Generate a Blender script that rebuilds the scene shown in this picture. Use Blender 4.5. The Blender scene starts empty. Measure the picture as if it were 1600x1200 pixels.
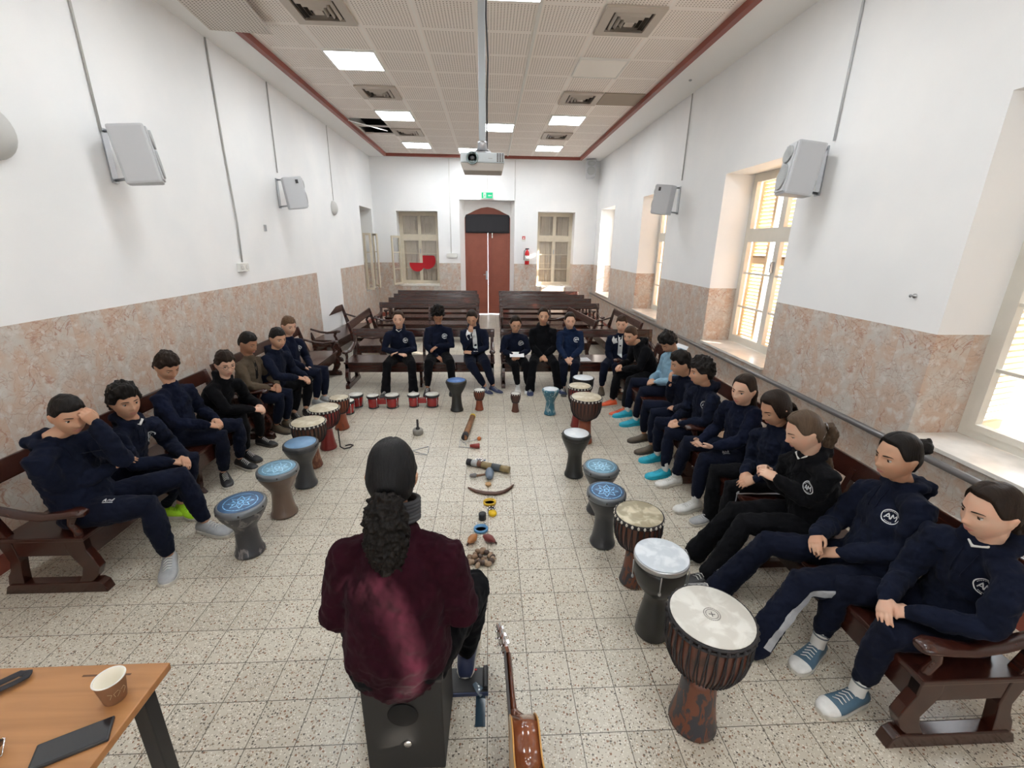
import bpy, bmesh, math, random
import numpy as np
from mathutils import Vector, Matrix, noise
from mathutils.bvhtree import BVHTree
PI = math.pi
random.seed(7)
SC = bpy.context.scene
COL = SC.collection

# ------------------------------------------------------------------ camera
cam_d = bpy.data.cameras.new('camera')
cam_d.sensor_fit = 'HORIZONTAL'; cam_d.sensor_width = 36.0
cam_d.lens = 36.0 * 686.1 / 1600.0
cam_d.clip_start = 0.02; cam_d.clip_end = 300
cam = bpy.data.objects.new('camera', cam_d); COL.objects.link(cam)
RT = Vector((0.99865066, -0.05048393, 0.01217544)); UPV = Vector((0.00380431, 0.30494105, 0.95236363)); FW = Vector((0.05179185, 0.95103225, -0.30472163))
cam.matrix_world = Matrix(((RT.x, UPV.x, -FW.x, 0), (RT.y, UPV.y, -FW.y, 0), (RT.z, UPV.z, -FW.z, 2.0), (0, 0, 0, 1)))
SC.camera = cam

# ------------------------------------------------------------------ world, sun, exposure
SC.view_settings.view_transform = 'Standard'; SC.view_settings.look = 'None'
SC.view_settings.gamma = 1.0; SC.view_settings.exposure = 0.4
SC.view_settings.use_curve_mapping = False
SC.cycles.use_denoising = True
SC.cycles.max_bounces = 8; SC.cycles.diffuse_bounces = 5; SC.cycles.glossy_bounces = 4; SC.cycles.transmission_bounces = 6
SC.cycles.sample_clamp_indirect = 6.0
SC.cycles.caustics_reflective = False; SC.cycles.caustics_refractive = False
world = bpy.data.worlds.new('daylight'); SC.world = world; world.use_nodes = True
wn = world.node_tree.nodes; wl = world.node_tree.links; wn.clear()
wo = wn.new('ShaderNodeOutputWorld'); wb = wn.new('ShaderNodeBackground')
wb.inputs[0].default_value = (0.86, 0.93, 1.0, 1); wb.inputs[1].default_value = 6.0
wl.new(wb.outputs[0], wo.inputs[0])
sun_d = bpy.data.lights.new('sun', 'SUN'); sun_d.energy = 20.0; sun_d.angle = 0.012; sun_d.color = (1.0, 0.90, 0.78)
sun = bpy.data.objects.new('sun', sun_d); COL.objects.link(sun)
SUND = Vector((-2.03, 1.2, -1.0)).normalized()
sun.rotation_euler = SUND.to_track_quat('-Z', 'Y').to_euler(); sun.location = (8, -4, 8)

# ------------------------------------------------------------------ materials
def mat(name, col, rough=0.6, metal=0.0, bump=0.0, bscale=200.0, emis=None, estr=0.0, coat=0.0, spec=None, var=0.0, vscale=5.0, trans=0.0, alpha=None):
    m = bpy.data.materials.new(name); m.use_nodes = True
    nt = m.node_tree; b = nt.nodes['Principled BSDF']
    b.inputs['Base Color'].default_value = (*col, 1); b.inputs['Roughness'].default_value = rough; b.inputs['Metallic'].default_value = metal
    if coat: b.inputs['Coat Weight'].default_value = coat; b.inputs['Coat Roughness'].default_value = 0.12
    if spec is not None: b.inputs['Specular IOR Level'].default_value = spec
    if emis: b.inputs['Emission Color'].default_value = (*emis, 1); b.inputs['Emission Strength'].default_value = estr
    if trans: b.inputs['Transmission Weight'].default_value = trans
    if bump or var:
        tc = nt.nodes.new('ShaderNodeTexCoord')
    if bump:
        n = nt.nodes.new('ShaderNodeTexNoise'); n.inputs['Scale'].default_value = bscale; n.inputs['Detail'].default_value = 3
        bp = nt.nodes.new('ShaderNodeBump'); bp.inputs['Strength'].default_value = bump; bp.inputs['Distance'].default_value = 0.004
        nt.links.new(tc.outputs['Object'], n.inputs['Vector']); nt.links.new(n.outputs['Fac'], bp.inputs['Height']); nt.links.new(bp.outputs[0], b.inputs['Normal'])
    if var:
        n = nt.nodes.new('ShaderNodeTexNoise'); n.inputs['Scale'].default_value = vscale; n.inputs['Detail'].default_value = 5
        mr = nt.nodes.new('ShaderNodeMapRange'); mr.inputs['From Min'].default_value = 0.3; mr.inputs['From Max'].default_value = 0.7
        mr.inputs['To Min'].default_value = 1 - var; mr.inputs['To Max'].default_value = 1 + var
        mx = nt.nodes.new('ShaderNodeVectorMath'); mx.operation = 'SCALE'; mx.inputs[0].default_value = col
        nt.links.new(tc.outputs['Object'], n.inputs['Vector']); nt.links.new(n.outputs['Fac'], mr.inputs[0]); nt.links.new(mr.outputs[0], mx.inputs['Scale'])
        nt.links.new(mx.outputs[0], b.inputs['Base Color'])
    return m

class NT:
    """small helper for node graphs"""
    def __init__(s, m): s.t = m.node_tree; s.b = m.node_tree.nodes['Principled BSDF']
    def n(s, kind, **kw):
        x = s.t.nodes.new(kind)
        for k, v in kw.items(): setattr(x, k, v)
        return x
    def l(s, a, b): s.t.links.new(a, b)
    def math(s, op, a, b=None, c=None):
        x = s.t.nodes.new('ShaderNodeMath'); x.operation = op
        for i, v in enumerate((a, b, c)):
            if v is None: continue
            if isinstance(v, (int, float)): x.inputs[i].default_value = v
            else: s.l(v, x.inputs[i])
        return x.outputs[0]
    def mix(s, f, a, b):
        x = s.t.nodes.new('ShaderNodeMix'); x.data_type = 'RGBA'
        if isinstance(f, (int, float)): x.inputs[0].default_value = f
        else: s.l(f, x.inputs[0])
        for i, v in ((6, a), (7, b)):
            if isinstance(v, tuple): x.inputs[i].default_value = (*v, 1)
            else: s.l(v, x.inputs[i])
        return x.outputs[2]
    def noise(s, vec, scale, detail=4, dist=0.0):
        x = s.n('ShaderNodeTexNoise'); x.inputs['Scale'].default_value = scale; x.inputs['Detail'].default_value = detail; x.inputs['Distortion'].default_value = dist
        s.l(vec, x.inputs['Vector']); return x.outputs['Fac'], x.outputs['Color']
    def ramp(s, f, lo, hi):
        x = s.n('ShaderNodeMapRange'); x.interpolation_type = 'SMOOTHSTEP'
        x.inputs[1].default_value = lo; x.inputs[2].default_value = hi; s.l(f, x.inputs[0]); return x.outputs[0]
    def bump(s, h, strength, dist=0.003):
        x = s.n('ShaderNodeBump'); x.inputs['Strength'].default_value = strength; x.inputs['Distance'].default_value = dist
        s.l(h, x.inputs['Height']); s.l(x.outputs[0], s.b.inputs['Normal'])

def pos_sep(g):
    p = g.n('ShaderNodeNewGeometry').outputs['Position']; sp = g.n('ShaderNodeSeparateXYZ'); g.l(p, sp.inputs[0])
    return p, sp.outputs[0], sp.outputs[1], sp.outputs[2]

def floor_material():
    m = mat('terrazzo_tiles', (0.6, 0.55, 0.46), 0.3); g = NT(m); p, x, y, z = pos_sep(g)
    fx = g.math('FRACT', g.math('DIVIDE', g.math('ADD', x, 20.014), 0.2)); fy = g.math('FRACT', g.math('DIVIDE', g.math('ADD', y, 20.08), 0.2))
    ex = g.math('ABSOLUTE', g.math('SUBTRACT', fx, 0.5)); ey = g.math('ABSOLUTE', g.math('SUBTRACT', fy, 0.5))
    grout = g.math('GREATER_THAN', g.math('MAXIMUM', ex, ey), 0.491)
    cx = g.math('FLOOR', g.math('DIVIDE', g.math('ADD', x, 20.014), 0.2)); cy = g.math('FLOOR', g.math('DIVIDE', g.math('ADD', y, 20.08), 0.2))
    cv = g.n('ShaderNodeCombineXYZ'); g.l(cx, cv.inputs[0]); g.l(cy, cv.inputs[1])
    wnz = g.n('ShaderNodeTexWhiteNoise'); g.l(cv.outputs[0], wnz.inputs['Vector'])
    big, _ = g.noise(p, 1.1, 3)
    base = g.mix(wnz.outputs['Value'], (0.46, 0.42, 0.345), (0.55, 0.505, 0.42))
    base = g.mix(g.ramp(big, 0.4, 0.75), base, (0.53, 0.49, 0.41))
    def chips(sc, thr, col, base, keep):
        v = g.n('ShaderNodeTexVoronoi'); v.inputs['Scale'].default_value = sc; 
        w = g.n('ShaderNodeVectorMath', operation='ADD'); nf, nc = g.noise(p, sc * 1.5, 2)
        s2 = g.n('ShaderNodeVectorMath', operation='SCALE'); g.l(nc, s2.inputs[0]); s2.inputs['Scale'].default_value = 0.6 / sc
        g.l(p, w.inputs[0]); g.l(s2.outputs[0], w.inputs[1]); g.l(w.outputs[0], v.inputs['Vector'])
        sp = g.n('ShaderNodeSeparateXYZ'); g.l(v.outputs['Color'], sp.inputs[0])
        f = g.math('MULTIPLY', g.math('LESS_THAN', v.outputs['Distance'], thr), g.math('GREATER_THAN', sp.outputs[0], keep))
        return g.mix(f, base, col)
    base = chips(95, 0.36, (0.30, 0.235, 0.16), base, 0.72)
    base = chips(66, 0.33, (0.22, 0.11, 0.06), base, 0.80)
    base = chips(80, 0.34, (0.09, 0.075, 0.06), base, 0.80)
    base = chips(110, 0.38, (0.70, 0.66, 0.58), base, 0.6)
    base = chips(130, 0.36, (0.16, 0.13, 0.10), base, 0.78)
    base = g.mix(grout, base, (0.10, 0.085, 0.065))
    g.l(base, g.b.inputs['Base Color'])
    rn, _ = g.noise(p, 3.0, 4)
    r = g.n('ShaderNodeMapRange'); r.inputs[3].default_value = 0.22; r.inputs[4].default_value = 0.42; g.l(rn, r.inputs[0])
    g.l(r.outputs[0], g.b.inputs['Roughness'])
    h = g.math('MULTIPLY_ADD', grout, -1.0, g.math('MULTIPLY', wnz.outputs['Value'], 0.15)); g.bump(h, 0.35, 0.002)
    return m

def wall_material(name, mode):
    """plaster above 1.465 m, marbled panels below; mode 'L' leaves a plain pier between two heights of y"""
    m = mat(name, (0.83, 0.83, 0.82), 0.55); g = NT(m); p, x, y, z = pos_sep(g)
    nz, _ = g.noise(p, 1.3, 5); plaster = g.mix(g.ramp(nz, 0.35, 0.7), (0.84, 0.845, 0.85), (0.89, 0.885, 0.88))
    # marbled print repeats every 0.62 m along the wall
    s = g.math('ADD', x, y)
    u = g.math('FRACT', g.math('DIVIDE', g.math('ADD', s, 40.0), 0.62)); w = g.math('DIVIDE', z, 0.62)
    cell = g.math('FLOOR', g.math('DIVIDE', g.math('ADD', s, 40.0), 0.62)); 
    cv = g.n('ShaderNodeCombineXYZ'); g.l(u, cv.inputs[0]); g.l(w, cv.inputs[1]); v = cv.outputs[0]
    n1, c1 = g.noise(v, 2.6, 9, 0.6); n2, c2 = g.noise(v, 9.0, 8, 0.3); n3, _ = g.noise(v, 1.3, 4)
    col = g.mix(g.ramp(n1, 0.38, 0.62), (0.56, 0.42, 0.33), (0.57, 0.53, 0.48))
    col = g.mix(g.ramp(n2, 0.5, 0.68), col, (0.64, 0.595, 0.55))
    col = g.mix(g.math('MULTIPLY', g.ramp(n3, 0.55, 0.7), 0.6), col, (0.44, 0.38, 0.35))
    def vein(scale, width, colr, base, seed, amt):
        ad = g.n('ShaderNodeVectorMath', operation='ADD'); sc = g.n('ShaderNodeVectorMath', operation='SCALE'); g.l(c2, sc.inputs[0]); sc.inputs['Scale'].default_value = 0.10
        ad2 = g.n('ShaderNodeVectorMath', operation='ADD'); ad2.inputs[1].default_value = (seed, seed * 2, 0)
        g.l(v, ad.inputs[0]); g.l(sc.outputs[0], ad.inputs[1]); g.l(ad.outputs[0], ad2.inputs[0])
        vo = g.n('ShaderNodeTexVoronoi', feature='DISTANCE_TO_EDGE'); vo.inputs['Scale'].default_value = scale; g.l(ad2.outputs[0], vo.inputs['Vector'])
        a = g.math('SUBTRACT', 1.0, g.ramp(vo.outputs['Distance'], 0.0, width))
        nn, _ = g.noise(ad2.outputs[0], 3.0, 2); a = g.math('MULTIPLY', g.math('MULTIPLY', a, g.ramp(nn, 0.45, 0.6)), amt)
        return g.mix(a, base, colr)
    def ridge(scale, det, lo, colr, base, amt, seed):
        ad = g.n('ShaderNodeVectorMath', operation='ADD'); ad.inputs[1].default_value = (seed, seed * 2.3, seed); g.l(v, ad.inputs[0])
        r_, _ = g.noise(ad.outputs[0], scale, det, 1.4); a = g.math('ABSOLUTE', g.math('SUBTRACT', r_, 0.5)); a = g.math('SUBTRACT', 1.0, g.ramp(a, 0.0, lo))
        nn, _ = g.noise(ad.outputs[0], scale * .8, 3); a = g.math('MULTIPLY', g.math('MULTIPLY', a, g.ramp(nn, 0.42, 0.62)), amt); return g.mix(a, base, colr)
    col = ridge(3.2, 8, .022, (.34, .13, .075), col, .75, 1.3); col = ridge(5.5, 9, .03, (.36, .27, .22), col, .7, 4.1); col = ridge(9.0, 8, .04, (.50, .29, .19), col, .55, 7.7); col = vein(6.0, 0.03, (.36, .22, .16), col, 1.7, .55)
    jt = g.math('LESS_THAN', u, 0.006); col = g.mix(g.math('MULTIPLY', jt, .35), col, (.45, .38, .33))
    below = g.math('LESS_THAN', z, 1.465)
    if mode == 'L':
        pier = g.math('MULTIPLY', g.math('GREATER_THAN', y, 8.19), g.math('LESS_THAN', y, 9.5)); below = g.math('MULTIPLY', below, g.math('SUBTRACT', 1.0, pier))
    edge = g.math('LESS_THAN', g.math('ABSOLUTE', g.math('SUBTRACT', z, 1.465)), 0.004)
    col = g.mix(below, plaster, col); g.l(col, g.b.inputs['Base Color'])
    g.l(g.math('MULTIPLY_ADD', below, -0.27, 0.6), g.b.inputs['Roughness'])
    bn, _ = g.noise(p, 14, 4); g.bump(bn, 0.15, 0.004)
    return m

def ceiling_material():
    m = mat('perforated_tiles', (0.62, 0.54, 0.47), 0.7); g = NT(m); p, x, y, z = pos_sep(g)
    X = g.math('DIVIDE', g.math('ADD', x, 13.91), 0.6); Y = g.math('DIVIDE', g.math('ADD', y, 12.67 + 0.04), 0.607)   # grid lines at x=-1.91+.6k
    fx = g.math('FRACT', X); fy = g.math('FRACT', Y)
    ex = g.math('ABSOLUTE', g.math('SUBTRACT', fx, 0.5)); ey = g.math('ABSOLUTE', g.math('SUBTRACT', fy, 0.5))
    bar = g.math('MAXIMUM', g.math('GREATER_THAN', ex, 0.48), g.math('GREATER_THAN', ey, 0.487))
    inner = g.math('MULTIPLY', g.math('LESS_THAN', ex, 0.44), g.math('LESS_THAN', ey, 0.44))
    hx = g.math('SUBTRACT', g.math('FRACT', g.math('MULTIPLY', fx, 19.0)), 0.5); hy = g.math('SUBTRACT', g.math('FRACT', g.math('MULTIPLY', fy, 19.0)), 0.5)
    d2 = g.math('ADD', g.math('MULTIPLY', hx, hx), g.math('MULTIPLY', hy, hy))
    hole = g.math('MULTIPLY', g.math('LESS_THAN', d2, 0.048), inner)
    nz, _ = g.noise(p, 0.9, 3)
    col = g.mix(nz, (0.88, 0.81, 0.75), (0.92, 0.86, 0.81)); col = g.mix(hole, col, (0.26, 0.21, 0.17)); col = g.mix(bar, col, (0.90, 0.86, 0.81))
    g.l(col, g.b.inputs['Base Color']); g.bump(g.math('SUBTRACT', bar, hole), 0.4, 0.004)
    return m

def wood_material(name, c1, c2, rough=0.3, coat=0.5, axis=0, scale=3.0):
    m = mat(name, c1, rough, coat=coat); g = NT(m); tc = g.n('ShaderNodeTexCoord'); mp = g.n('ShaderNodeMapping'); g.l(tc.outputs['Object'], mp.inputs[0])
    sc = [9.0, 9.0, 9.0]; sc[axis] = 0.7; mp.inputs['Scale'].default_value = sc
    n, _ = g.noise(mp.outputs[0], scale, 6, 0.8); g.l(g.mix(g.ramp(n, 0.35, 0.68), c1, c2), g.b.inputs['Base Color'])
    return m

def fabric(name, col, var=0.18):
    m = mat(name, col, 0.95, spec=0.08); g = NT(m); tc = g.n('ShaderNodeTexCoord').outputs['Object']
    n1, _ = g.noise(tc, 9.0, 4, 0.4); n2, _ = g.noise(tc, 420.0, 2)
    g.l(g.mix(g.ramp(n1, 0.3, 0.7), tuple(c * (1 - var) for c in col), tuple(c * (1 + var) for c in col)), g.b.inputs['Base Color'])
    g.b.inputs['Sheen Weight'].default_value = 0.03; g.b.inputs['Sheen Roughness'].default_value = 0.5
    g.bump(g.math('ADD', g.math('MULTIPLY', n1, 1.6), g.math('MULTIPLY', n2, 0.25)), 0.5, 0.006)
    return m

def skin(name, col):
    m = mat(name, col, 0.5, spec=0.35); g = NT(m); tc = g.n('ShaderNodeTexCoord').outputs['Object']
    n1, _ = g.noise(tc, 18.0, 4); g.l(g.mix(g.ramp(n1, 0.35, 0.7), col, (min(1, col[0] * 1.06), col[1] * 0.93, col[2] * 0.90)), g.b.inputs['Base Color'])
    g.b.inputs['Subsurface Weight'].default_value = 0.0
    return m

def hair_mat(name, col):
    m = mat(name, col, 0.52, spec=0.15); g = NT(m); tc = g.n('ShaderNodeTexCoord').outputs['Object']; mp = g.n('ShaderNodeMapping'); g.l(tc, mp.inputs[0])
    mp.inputs['Scale'].default_value = (150, 30, 22); n, _ = g.noise(mp.outputs[0], 1.0, 5, 0.5)
    g.l(g.mix(n, tuple(c * 0.4 for c in col), tuple(c * 1.3 for c in col)), g.b.inputs['Base Color']); g.bump(n, 0.9, 0.004)
    return m

M = {}
M['floor'] = floor_material(); M['ceiling'] = ceiling_material()
M['wall'] = wall_material('plaster_and_marbled_panels', ''); M['wallL'] = wall_material('plaster_and_marbled_panels_pier', 'L')
M['plaster'] = mat('white_plaster', (0.92, 0.91, 0.89), 0.6, bump=0.1, bscale=20)
M['trim'] = mat('red_brown_moulding', (0.24, 0.055, 0.035), 0.45)
M['pew'] = wood_material('varnished_mahogany', (0.028, 0.0072, 0.0046), (0.042, 0.0115, 0.0066), 0.26, 0.25)
M['pewY'] = M['pew']
M['door'] = mat('red_brown_paint', (0.27, 0.075, 0.045), 0.5, var=0.08)
M['cream'] = mat('cream_paint', (0.62, 0.55, 0.43), 0.5, var=0.06, vscale=8)
M['wframe'] = mat('white_window_paint', (0.70, 0.67, 0.60), 0.45, var=0.05)
M['louver'] = mat('pale_louvre_paint', (0.74, 0.54, 0.34), 0.6)
M['curtain'] = mat('beige_slats', (0.52, 0.45, 0.36), 0.8)
M['marble_sill'] = mat('marble_sill', (0.72, 0.68, 0.63), 0.25, var=0.12, vscale=7)
M['glass'] = mat('window_glass', (1, 1, 1), 0.0); _g = M['glass'].node_tree; _t = _g.nodes.new('ShaderNodeBsdfTransparent'); _r = _g.nodes.new('ShaderNodeBsdfGlossy'); _r.inputs['Roughness'].default_value = 0.02
_x = _g.nodes.new('ShaderNodeMixShader'); _x.inputs[0].default_value = 0.06; _g.links.new(_t.outputs[0], _x.inputs[1]); _g.links.new(_r.outputs[0], _x.inputs[2]); _g.links.new(_x.outputs[0], _g.nodes['Material Output'].inputs[0])
M['black'] = mat('black_plastic', (0.015, 0.015, 0.017), 0.4)
M['blackcloth'] = mat('black_cloth', (0.022, 0.021, 0.025), 0.85, bump=0.3, bscale=30)
M['metal'] = mat('grey_metal', (0.45, 0.46, 0.48), 0.35, metal=0.9)
M['chrome'] = mat('chrome', (0.75, 0.75, 0.77), 0.15, metal=1.0)
M['pipe'] = mat('grey_pipe_paint', (0.13, 0.12, 0.12), 0.3, coat=0.3)
M['spk'] = mat('light_grey_plastic', (0.52, 0.53, 0.55), 0.5)
M['spkgrille'] = mat('grey_grille', (0.40, 0.41, 0.41), 0.6, bump=0.5, bscale=300)
M['conduit'] = mat('grey_conduit', (0.42, 0.41, 0.39), 0.6)
M['white'] = mat('white_plastic', (0.75, 0.74, 0.70), 0.45)
M['proj'] = mat('projector_white', (0.62, 0.68, 0.72), 0.4)
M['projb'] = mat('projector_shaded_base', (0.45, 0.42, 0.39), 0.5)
M['panel_on'] = mat('lit_panel', (0.9, 0.9, 0.9), 0.5, emis=(0.92, 0.97, 1.0), estr=19.0)
M['panel_off'] = mat('unlit_panel', (0.82, 0.78, 0.72), 0.4)
M['vent'] = mat('vent_paint', (0.50, 0.44, 0.38), 0.5)
M['ventd'] = mat('vent_dark', (0.06, 0.05, 0.04), 0.8)
M['green'] = mat('exit_green', (0.0, 0.28, 0.12), 0.4, emis=(0.0, 0.5, 0.22), estr=0.5)
M['red'] = mat('red_paint', (0.55, 0.01, 0.015), 0.35)
M['redfab'] = mat('red_card', (0.50, 0.004, 0.012), 0.6)
M['paper'] = mat('paper', (0.80, 0.81, 0.83), 0.7, var=0.04)
M['beech'] = wood_material('beech_tabletop', (0.35, 0.160, 0.058), (0.43, 0.205, 0.080), 0.4, 0.15, 0, 2.0)
M['kraft'] = mat('kraft_brown', (0.22, 0.105, 0.05), 0.6)
M['cream_in'] = mat('cup_inside', (0.80, 0.75, 0.63), 0.5)
M['screen'] = mat('phone_screen', (0.01, 0.012, 0.016), 0.12, coat=0.6)
M['stone'] = mat('pale_stone', (0.52, 0.49, 0.45), 0.9, var=0.15, vscale=3)

# ------------------------------------------------------------------ mesh helpers
def V(*a): return Vector(a) if a else Vector((0, 0, 0))
class MB:
    def __init__(s): s.v = []; s.f = []; s.mi = []; s.cur = 0; s.sm = []
    def add(s, vs, fs, smooth=False):
        o = len(s.v); s.v += [tuple(p) for p in vs]
        for f in fs: s.f.append(tuple(i + o for i in f)); s.mi.append(s.cur); s.sm.append(smooth)
        return s
    def box(s, a, b, mtx=None):
        x0, y0, z0 = a; x1, y1, z1 = b
        vs = [V(x, y, z) for z in (z0, z1) for y in (y0, y1) for x in (x0, x1)]
        if mtx is not None: vs = [mtx @ p for p in vs]
        return s.add(vs, [(0, 2, 3, 1), (4, 5, 7, 6), (0, 1, 5, 4), (2, 6, 7, 3), (0, 4, 6, 2), (1, 3, 7, 5)])
    def prism(s, poly, z0, z1, mtx=None, smooth=False):
        """poly in (x,y); extruded along z; mtx maps to place"""
        n = len(poly); vs = [V(x, y, z0) for x, y in poly] + [V(x, y, z1) for x, y in poly]
        if mtx is not None: vs = [mtx @ p for p in vs]
        s.add(vs, [tuple(range(n))[::-1], tuple(range(n, 2 * n))]); o = len(s.v) - 2 * n
        for i in range(n):
            j = (i + 1) % n; s.f.append((o + i, o + j, o + n + j, o + n + i)); s.mi.append(s.cur); s.sm.append(smooth)
        return s
    def loft(s, pts, radii, hint=None, n=12, cap=True, smooth=True, power=None):
        pts = [Vector(p) for p in pts]; hint = Vector(hint) if hint is not None else V(0, 0, 1)
        k = len(pts); rings = []
        prevu = None
        def ring(c, u, v, ru, rv):
            out = []
            for i in range(n):
                a = 2 * PI * i / n; ca, sa = math.cos(a), math.sin(a)
                if power: ca = math.copysign(abs(ca) ** power, ca); sa = math.copysign(abs(sa) ** power, sa)
                out.append(c + u * (ru * ca) + v * (rv * sa))
            return out
        for i in range(k):
            t = (pts[min(i + 1, k - 1)] - pts[max(i - 1, 0)])
            if t.length < 1e-9: t = V(0, 0, 1)
            t.normalize(); r = radii[i]; ru, rv = (r, r) if isinstance(r, (int, float)) else r
            h = hint if prevu is None else prevu
            u = h - t * h.dot(t)
            if u.length < 1e-4: u = V(1, 0, 0) - t * t.x
            if u.length < 1e-4: u = V(0, 1, 0) - t * t.y
            u.normalize(); v = t.cross(u); 
            if hint is None or prevu is None: prevu = u
            else: prevu = u
            if i == 0 and cap:
                e = min(ru, rv)
                rings.append(ring(pts[0] - t * e * 0.8, u, v, ru * 0.55, rv * 0.55)); rings.append(ring(pts[0] - t * e * 0.45, u, v, ru * 0.87, rv * 0.87))
            rings.append(ring(pts[i], u, v, ru, rv))
            if i == k - 1 and cap:
                e = min(ru, rv)
                rings.append(ring(pts[i] + t * e * 0.45, u, v, ru * 0.87, rv * 0.87)); rings.append(ring(pts[i] + t * e * 0.8, u, v, ru * 0.55, rv * 0.55))
        vs = [p for r in rings for p in r]; fs = []
        for a in range(len(rings) - 1):
            for i in range(n):
                j = (i + 1) % n; fs.append((a * n + i, a * n + j, (a + 1) * n + j, (a + 1) * n + i))
        s.add(vs, fs, smooth); o = len(s.v) - len(vs)
        s.f.append(tuple(o + i for i in range(n))[::-1]); s.mi.append(s.cur); s.sm.append(False)
        s.f.append(tuple(o + (len(rings) - 1) * n + i for i in range(n))); s.mi.append(s.cur); s.sm.append(False)
        return s
    def tube(s, pts, r, n=8, smooth=True): return s.loft(pts, [r] * len(pts), n=n, cap=False, smooth=smooth)
    def lathe(s, prof, c=(0, 0, 0), n=32, axis=None, smooth=True, sx=1.0, sy=1.0):
        """prof: list of (r, z); closed by caps when r>0"""
        c = Vector(c); vs = []; k = len(prof)
        q = Vector((0, 0, 1)).rotation_difference(Vector(axis)) if axis is not None else None
        for r, z in prof:
            for i in range(n):
                a = 2 * PI * i / n; p = V(r * math.cos(a) * sx, r * math.sin(a) * sy, z)
                if q: p = q @ p
                vs.append(c + p)
        fs = []
        for a in range(k - 1):
            for i in range(n):
                j = (i + 1) % n; fs.append((a * n + i, a * n + j, (a + 1) * n + j, (a + 1) * n + i))
        s.add(vs, fs, smooth); o = len(s.v) - len(vs)
        s.f.append(tuple(o + i for i in range(n))[::-1]); s.mi.append(s.cur); s.sm.append(False)
        s.f.append(tuple(o + (k - 1) * n + i for i in range(n))); s.mi.append(s.cur); s.sm.append(False)
        return s
    def ball(s, c, r, n=12, m=8, mtx=None):
        rx, ry, rz = (r, r, r) if isinstance(r, (int, float)) else r
        vs = []
        for j in range(m + 1):
            t = PI * (j + 0.02 if j == 0 else (j - 0.02 if j == m else j)) / m
            for i in range(n):
                a = 2 * PI * i / n; p = V(rx * math.sin(t) * math.cos(a), ry * math.sin(t) * math.sin(a), rz * math.cos(t))
                if mtx is not None: p = mtx @ p
                vs.append(Vector(c) + p)
        fs = [(j * n + i, (j + 1) * n + i, (j + 1) * n + (i + 1) % n, j * n + (i + 1) % n) for j in range(m) for i in range(n)]
        s.add(vs, fs, True); o = len(s.v) - len(vs)
        s.f.append(tuple(o + i for i in range(n))); s.mi.append(s.cur); s.sm.append(True)
        s.f.append(tuple(o + m * n + i for i in range(n))[::-1]); s.mi.append(s.cur); s.sm.append(True)
        return s
    def mesh(s, name, mats=()):
        me = bpy.data.meshes.new(name); me.from_pydata(s.v, [], s.f)
        me.polygons.foreach_set('use_smooth', s.sm); me.polygons.foreach_set('material_index', s.mi)
        for m in mats: me.materials.append(m)
        me.update(); return me

def tag(o, label=None, cat=None, group=None, kind=None):
    if label: o['label'] = label
    if cat: o['category'] = cat
    if group: o['group'] = group
    if kind: o['kind'] = kind
    return o
def put(name, mb, mats, parent=None, bevel=0.0, loc=None, mtx=None, label=None):
    if not isinstance(mats, (list, tuple)): mats = [mats]
    me = mb.mesh(name, mats) if isinstance(mb, MB) else mb
    if isinstance(mb, MB) is False:
        if len(me.materials) != len(mats) or any(a != b for a, b in zip(me.materials, mats)):
            me.materials.clear()
            for m in mats: me.materials.append(m)
    if bevel:
        bm = bmesh.new(); bm.from_mesh(me); bmesh.ops.recalc_face_normals(bm, faces=bm.faces)
        ed = [e for e in bm.edges if len(e.link_faces) == 2 and e.calc_face_angle(0) > 0.6]
        bmesh.ops.bevel(bm, geom=ed, offset=bevel, segments=2, affect='EDGES', profile=0.6, clamp_overlap=True); bm.to_mesh(me); bm.free()
    o = bpy.data.objects.new(name, me); COL.objects.link(o)
    if parent is not None: o.parent = parent
    if loc is not None: o.location = loc
    if mtx is not None: o.matrix_local = mtx
    if label: o['label'] = label
    return o
def empty(name, loc=(0, 0, 0), rz=0.0, label=None, cat=None, group=None):
    o = bpy.data.objects.new(name, None); COL.objects.link(o); o.location = loc; o.rotation_euler = (0, 0, rz); o.empty_display_size = 0.1
    return tag(o, label, cat, group)
def copy_tree(o, parent=None):
    c = o.copy(); COL.objects.link(c)
    if parent is not None: c.parent = parent
    for ch in list(o.children): copy_tree(ch, c)
    return c
def st(name, mb, m, bevel=0.0, **k):
    o = put(name, mb, m, bevel=bevel, **k)
    if o.parent is None: o['kind'] = 'structure'
    return o

# ------------------------------------------------------------------ the room
XR, XL, YB, YN, ZC, TH = 2.93, -3.05, 12.6, -3.4, 4.08, 0.50
o = st('floor', MB().box((XL - TH, YN - TH, -0.12), (XR + TH, YB + 1.6, 0)), M['floor'])
def wall_mb(axis, plane, out, u0, u1, z1, openings):
    """wall slab from plane outwards by out; openings (a,b,z0,z1)"""
    mb = MB(); us = sorted({u0, u1, *[o[0] for o in openings], *[o[1] for o in openings]}); zs = sorted({0.0, z1, *[o[2] for o in openings], *[o[3] for o in openings]})
    for a, b in zip(us, us[1:]):
        for c, d in zip(zs, zs[1:]):
            if any(o[0] <= a and b <= o[1] and o[2] <= c and d <= o[3] for o in openings): continue
            p0, p1 = sorted((plane, plane + out))
            if axis == 'x': mb.box((p0, a, c), (p1, b, d))
            else: mb.box((a, p0, c), (b, p1, d))
    return mb
def clean(me):
    bm = bmesh.new(); bm.from_mesh(me); bmesh.ops.remove_doubles(bm, verts=bm.verts, dist=1e-5)
    kill = []; seen = {}
    for f in bm.faces:
        k = tuple(sorted(v.index for v in f.verts))
        if k in seen: kill += [f, seen[k]]
        else: seen[k] = f
    bmesh.ops.delete(bm, geom=list(set(kill)), context='FACES_ONLY'); bmesh.ops.recalc_face_normals(bm, faces=bm.faces); bm.to_mesh(me); bm.free()
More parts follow.
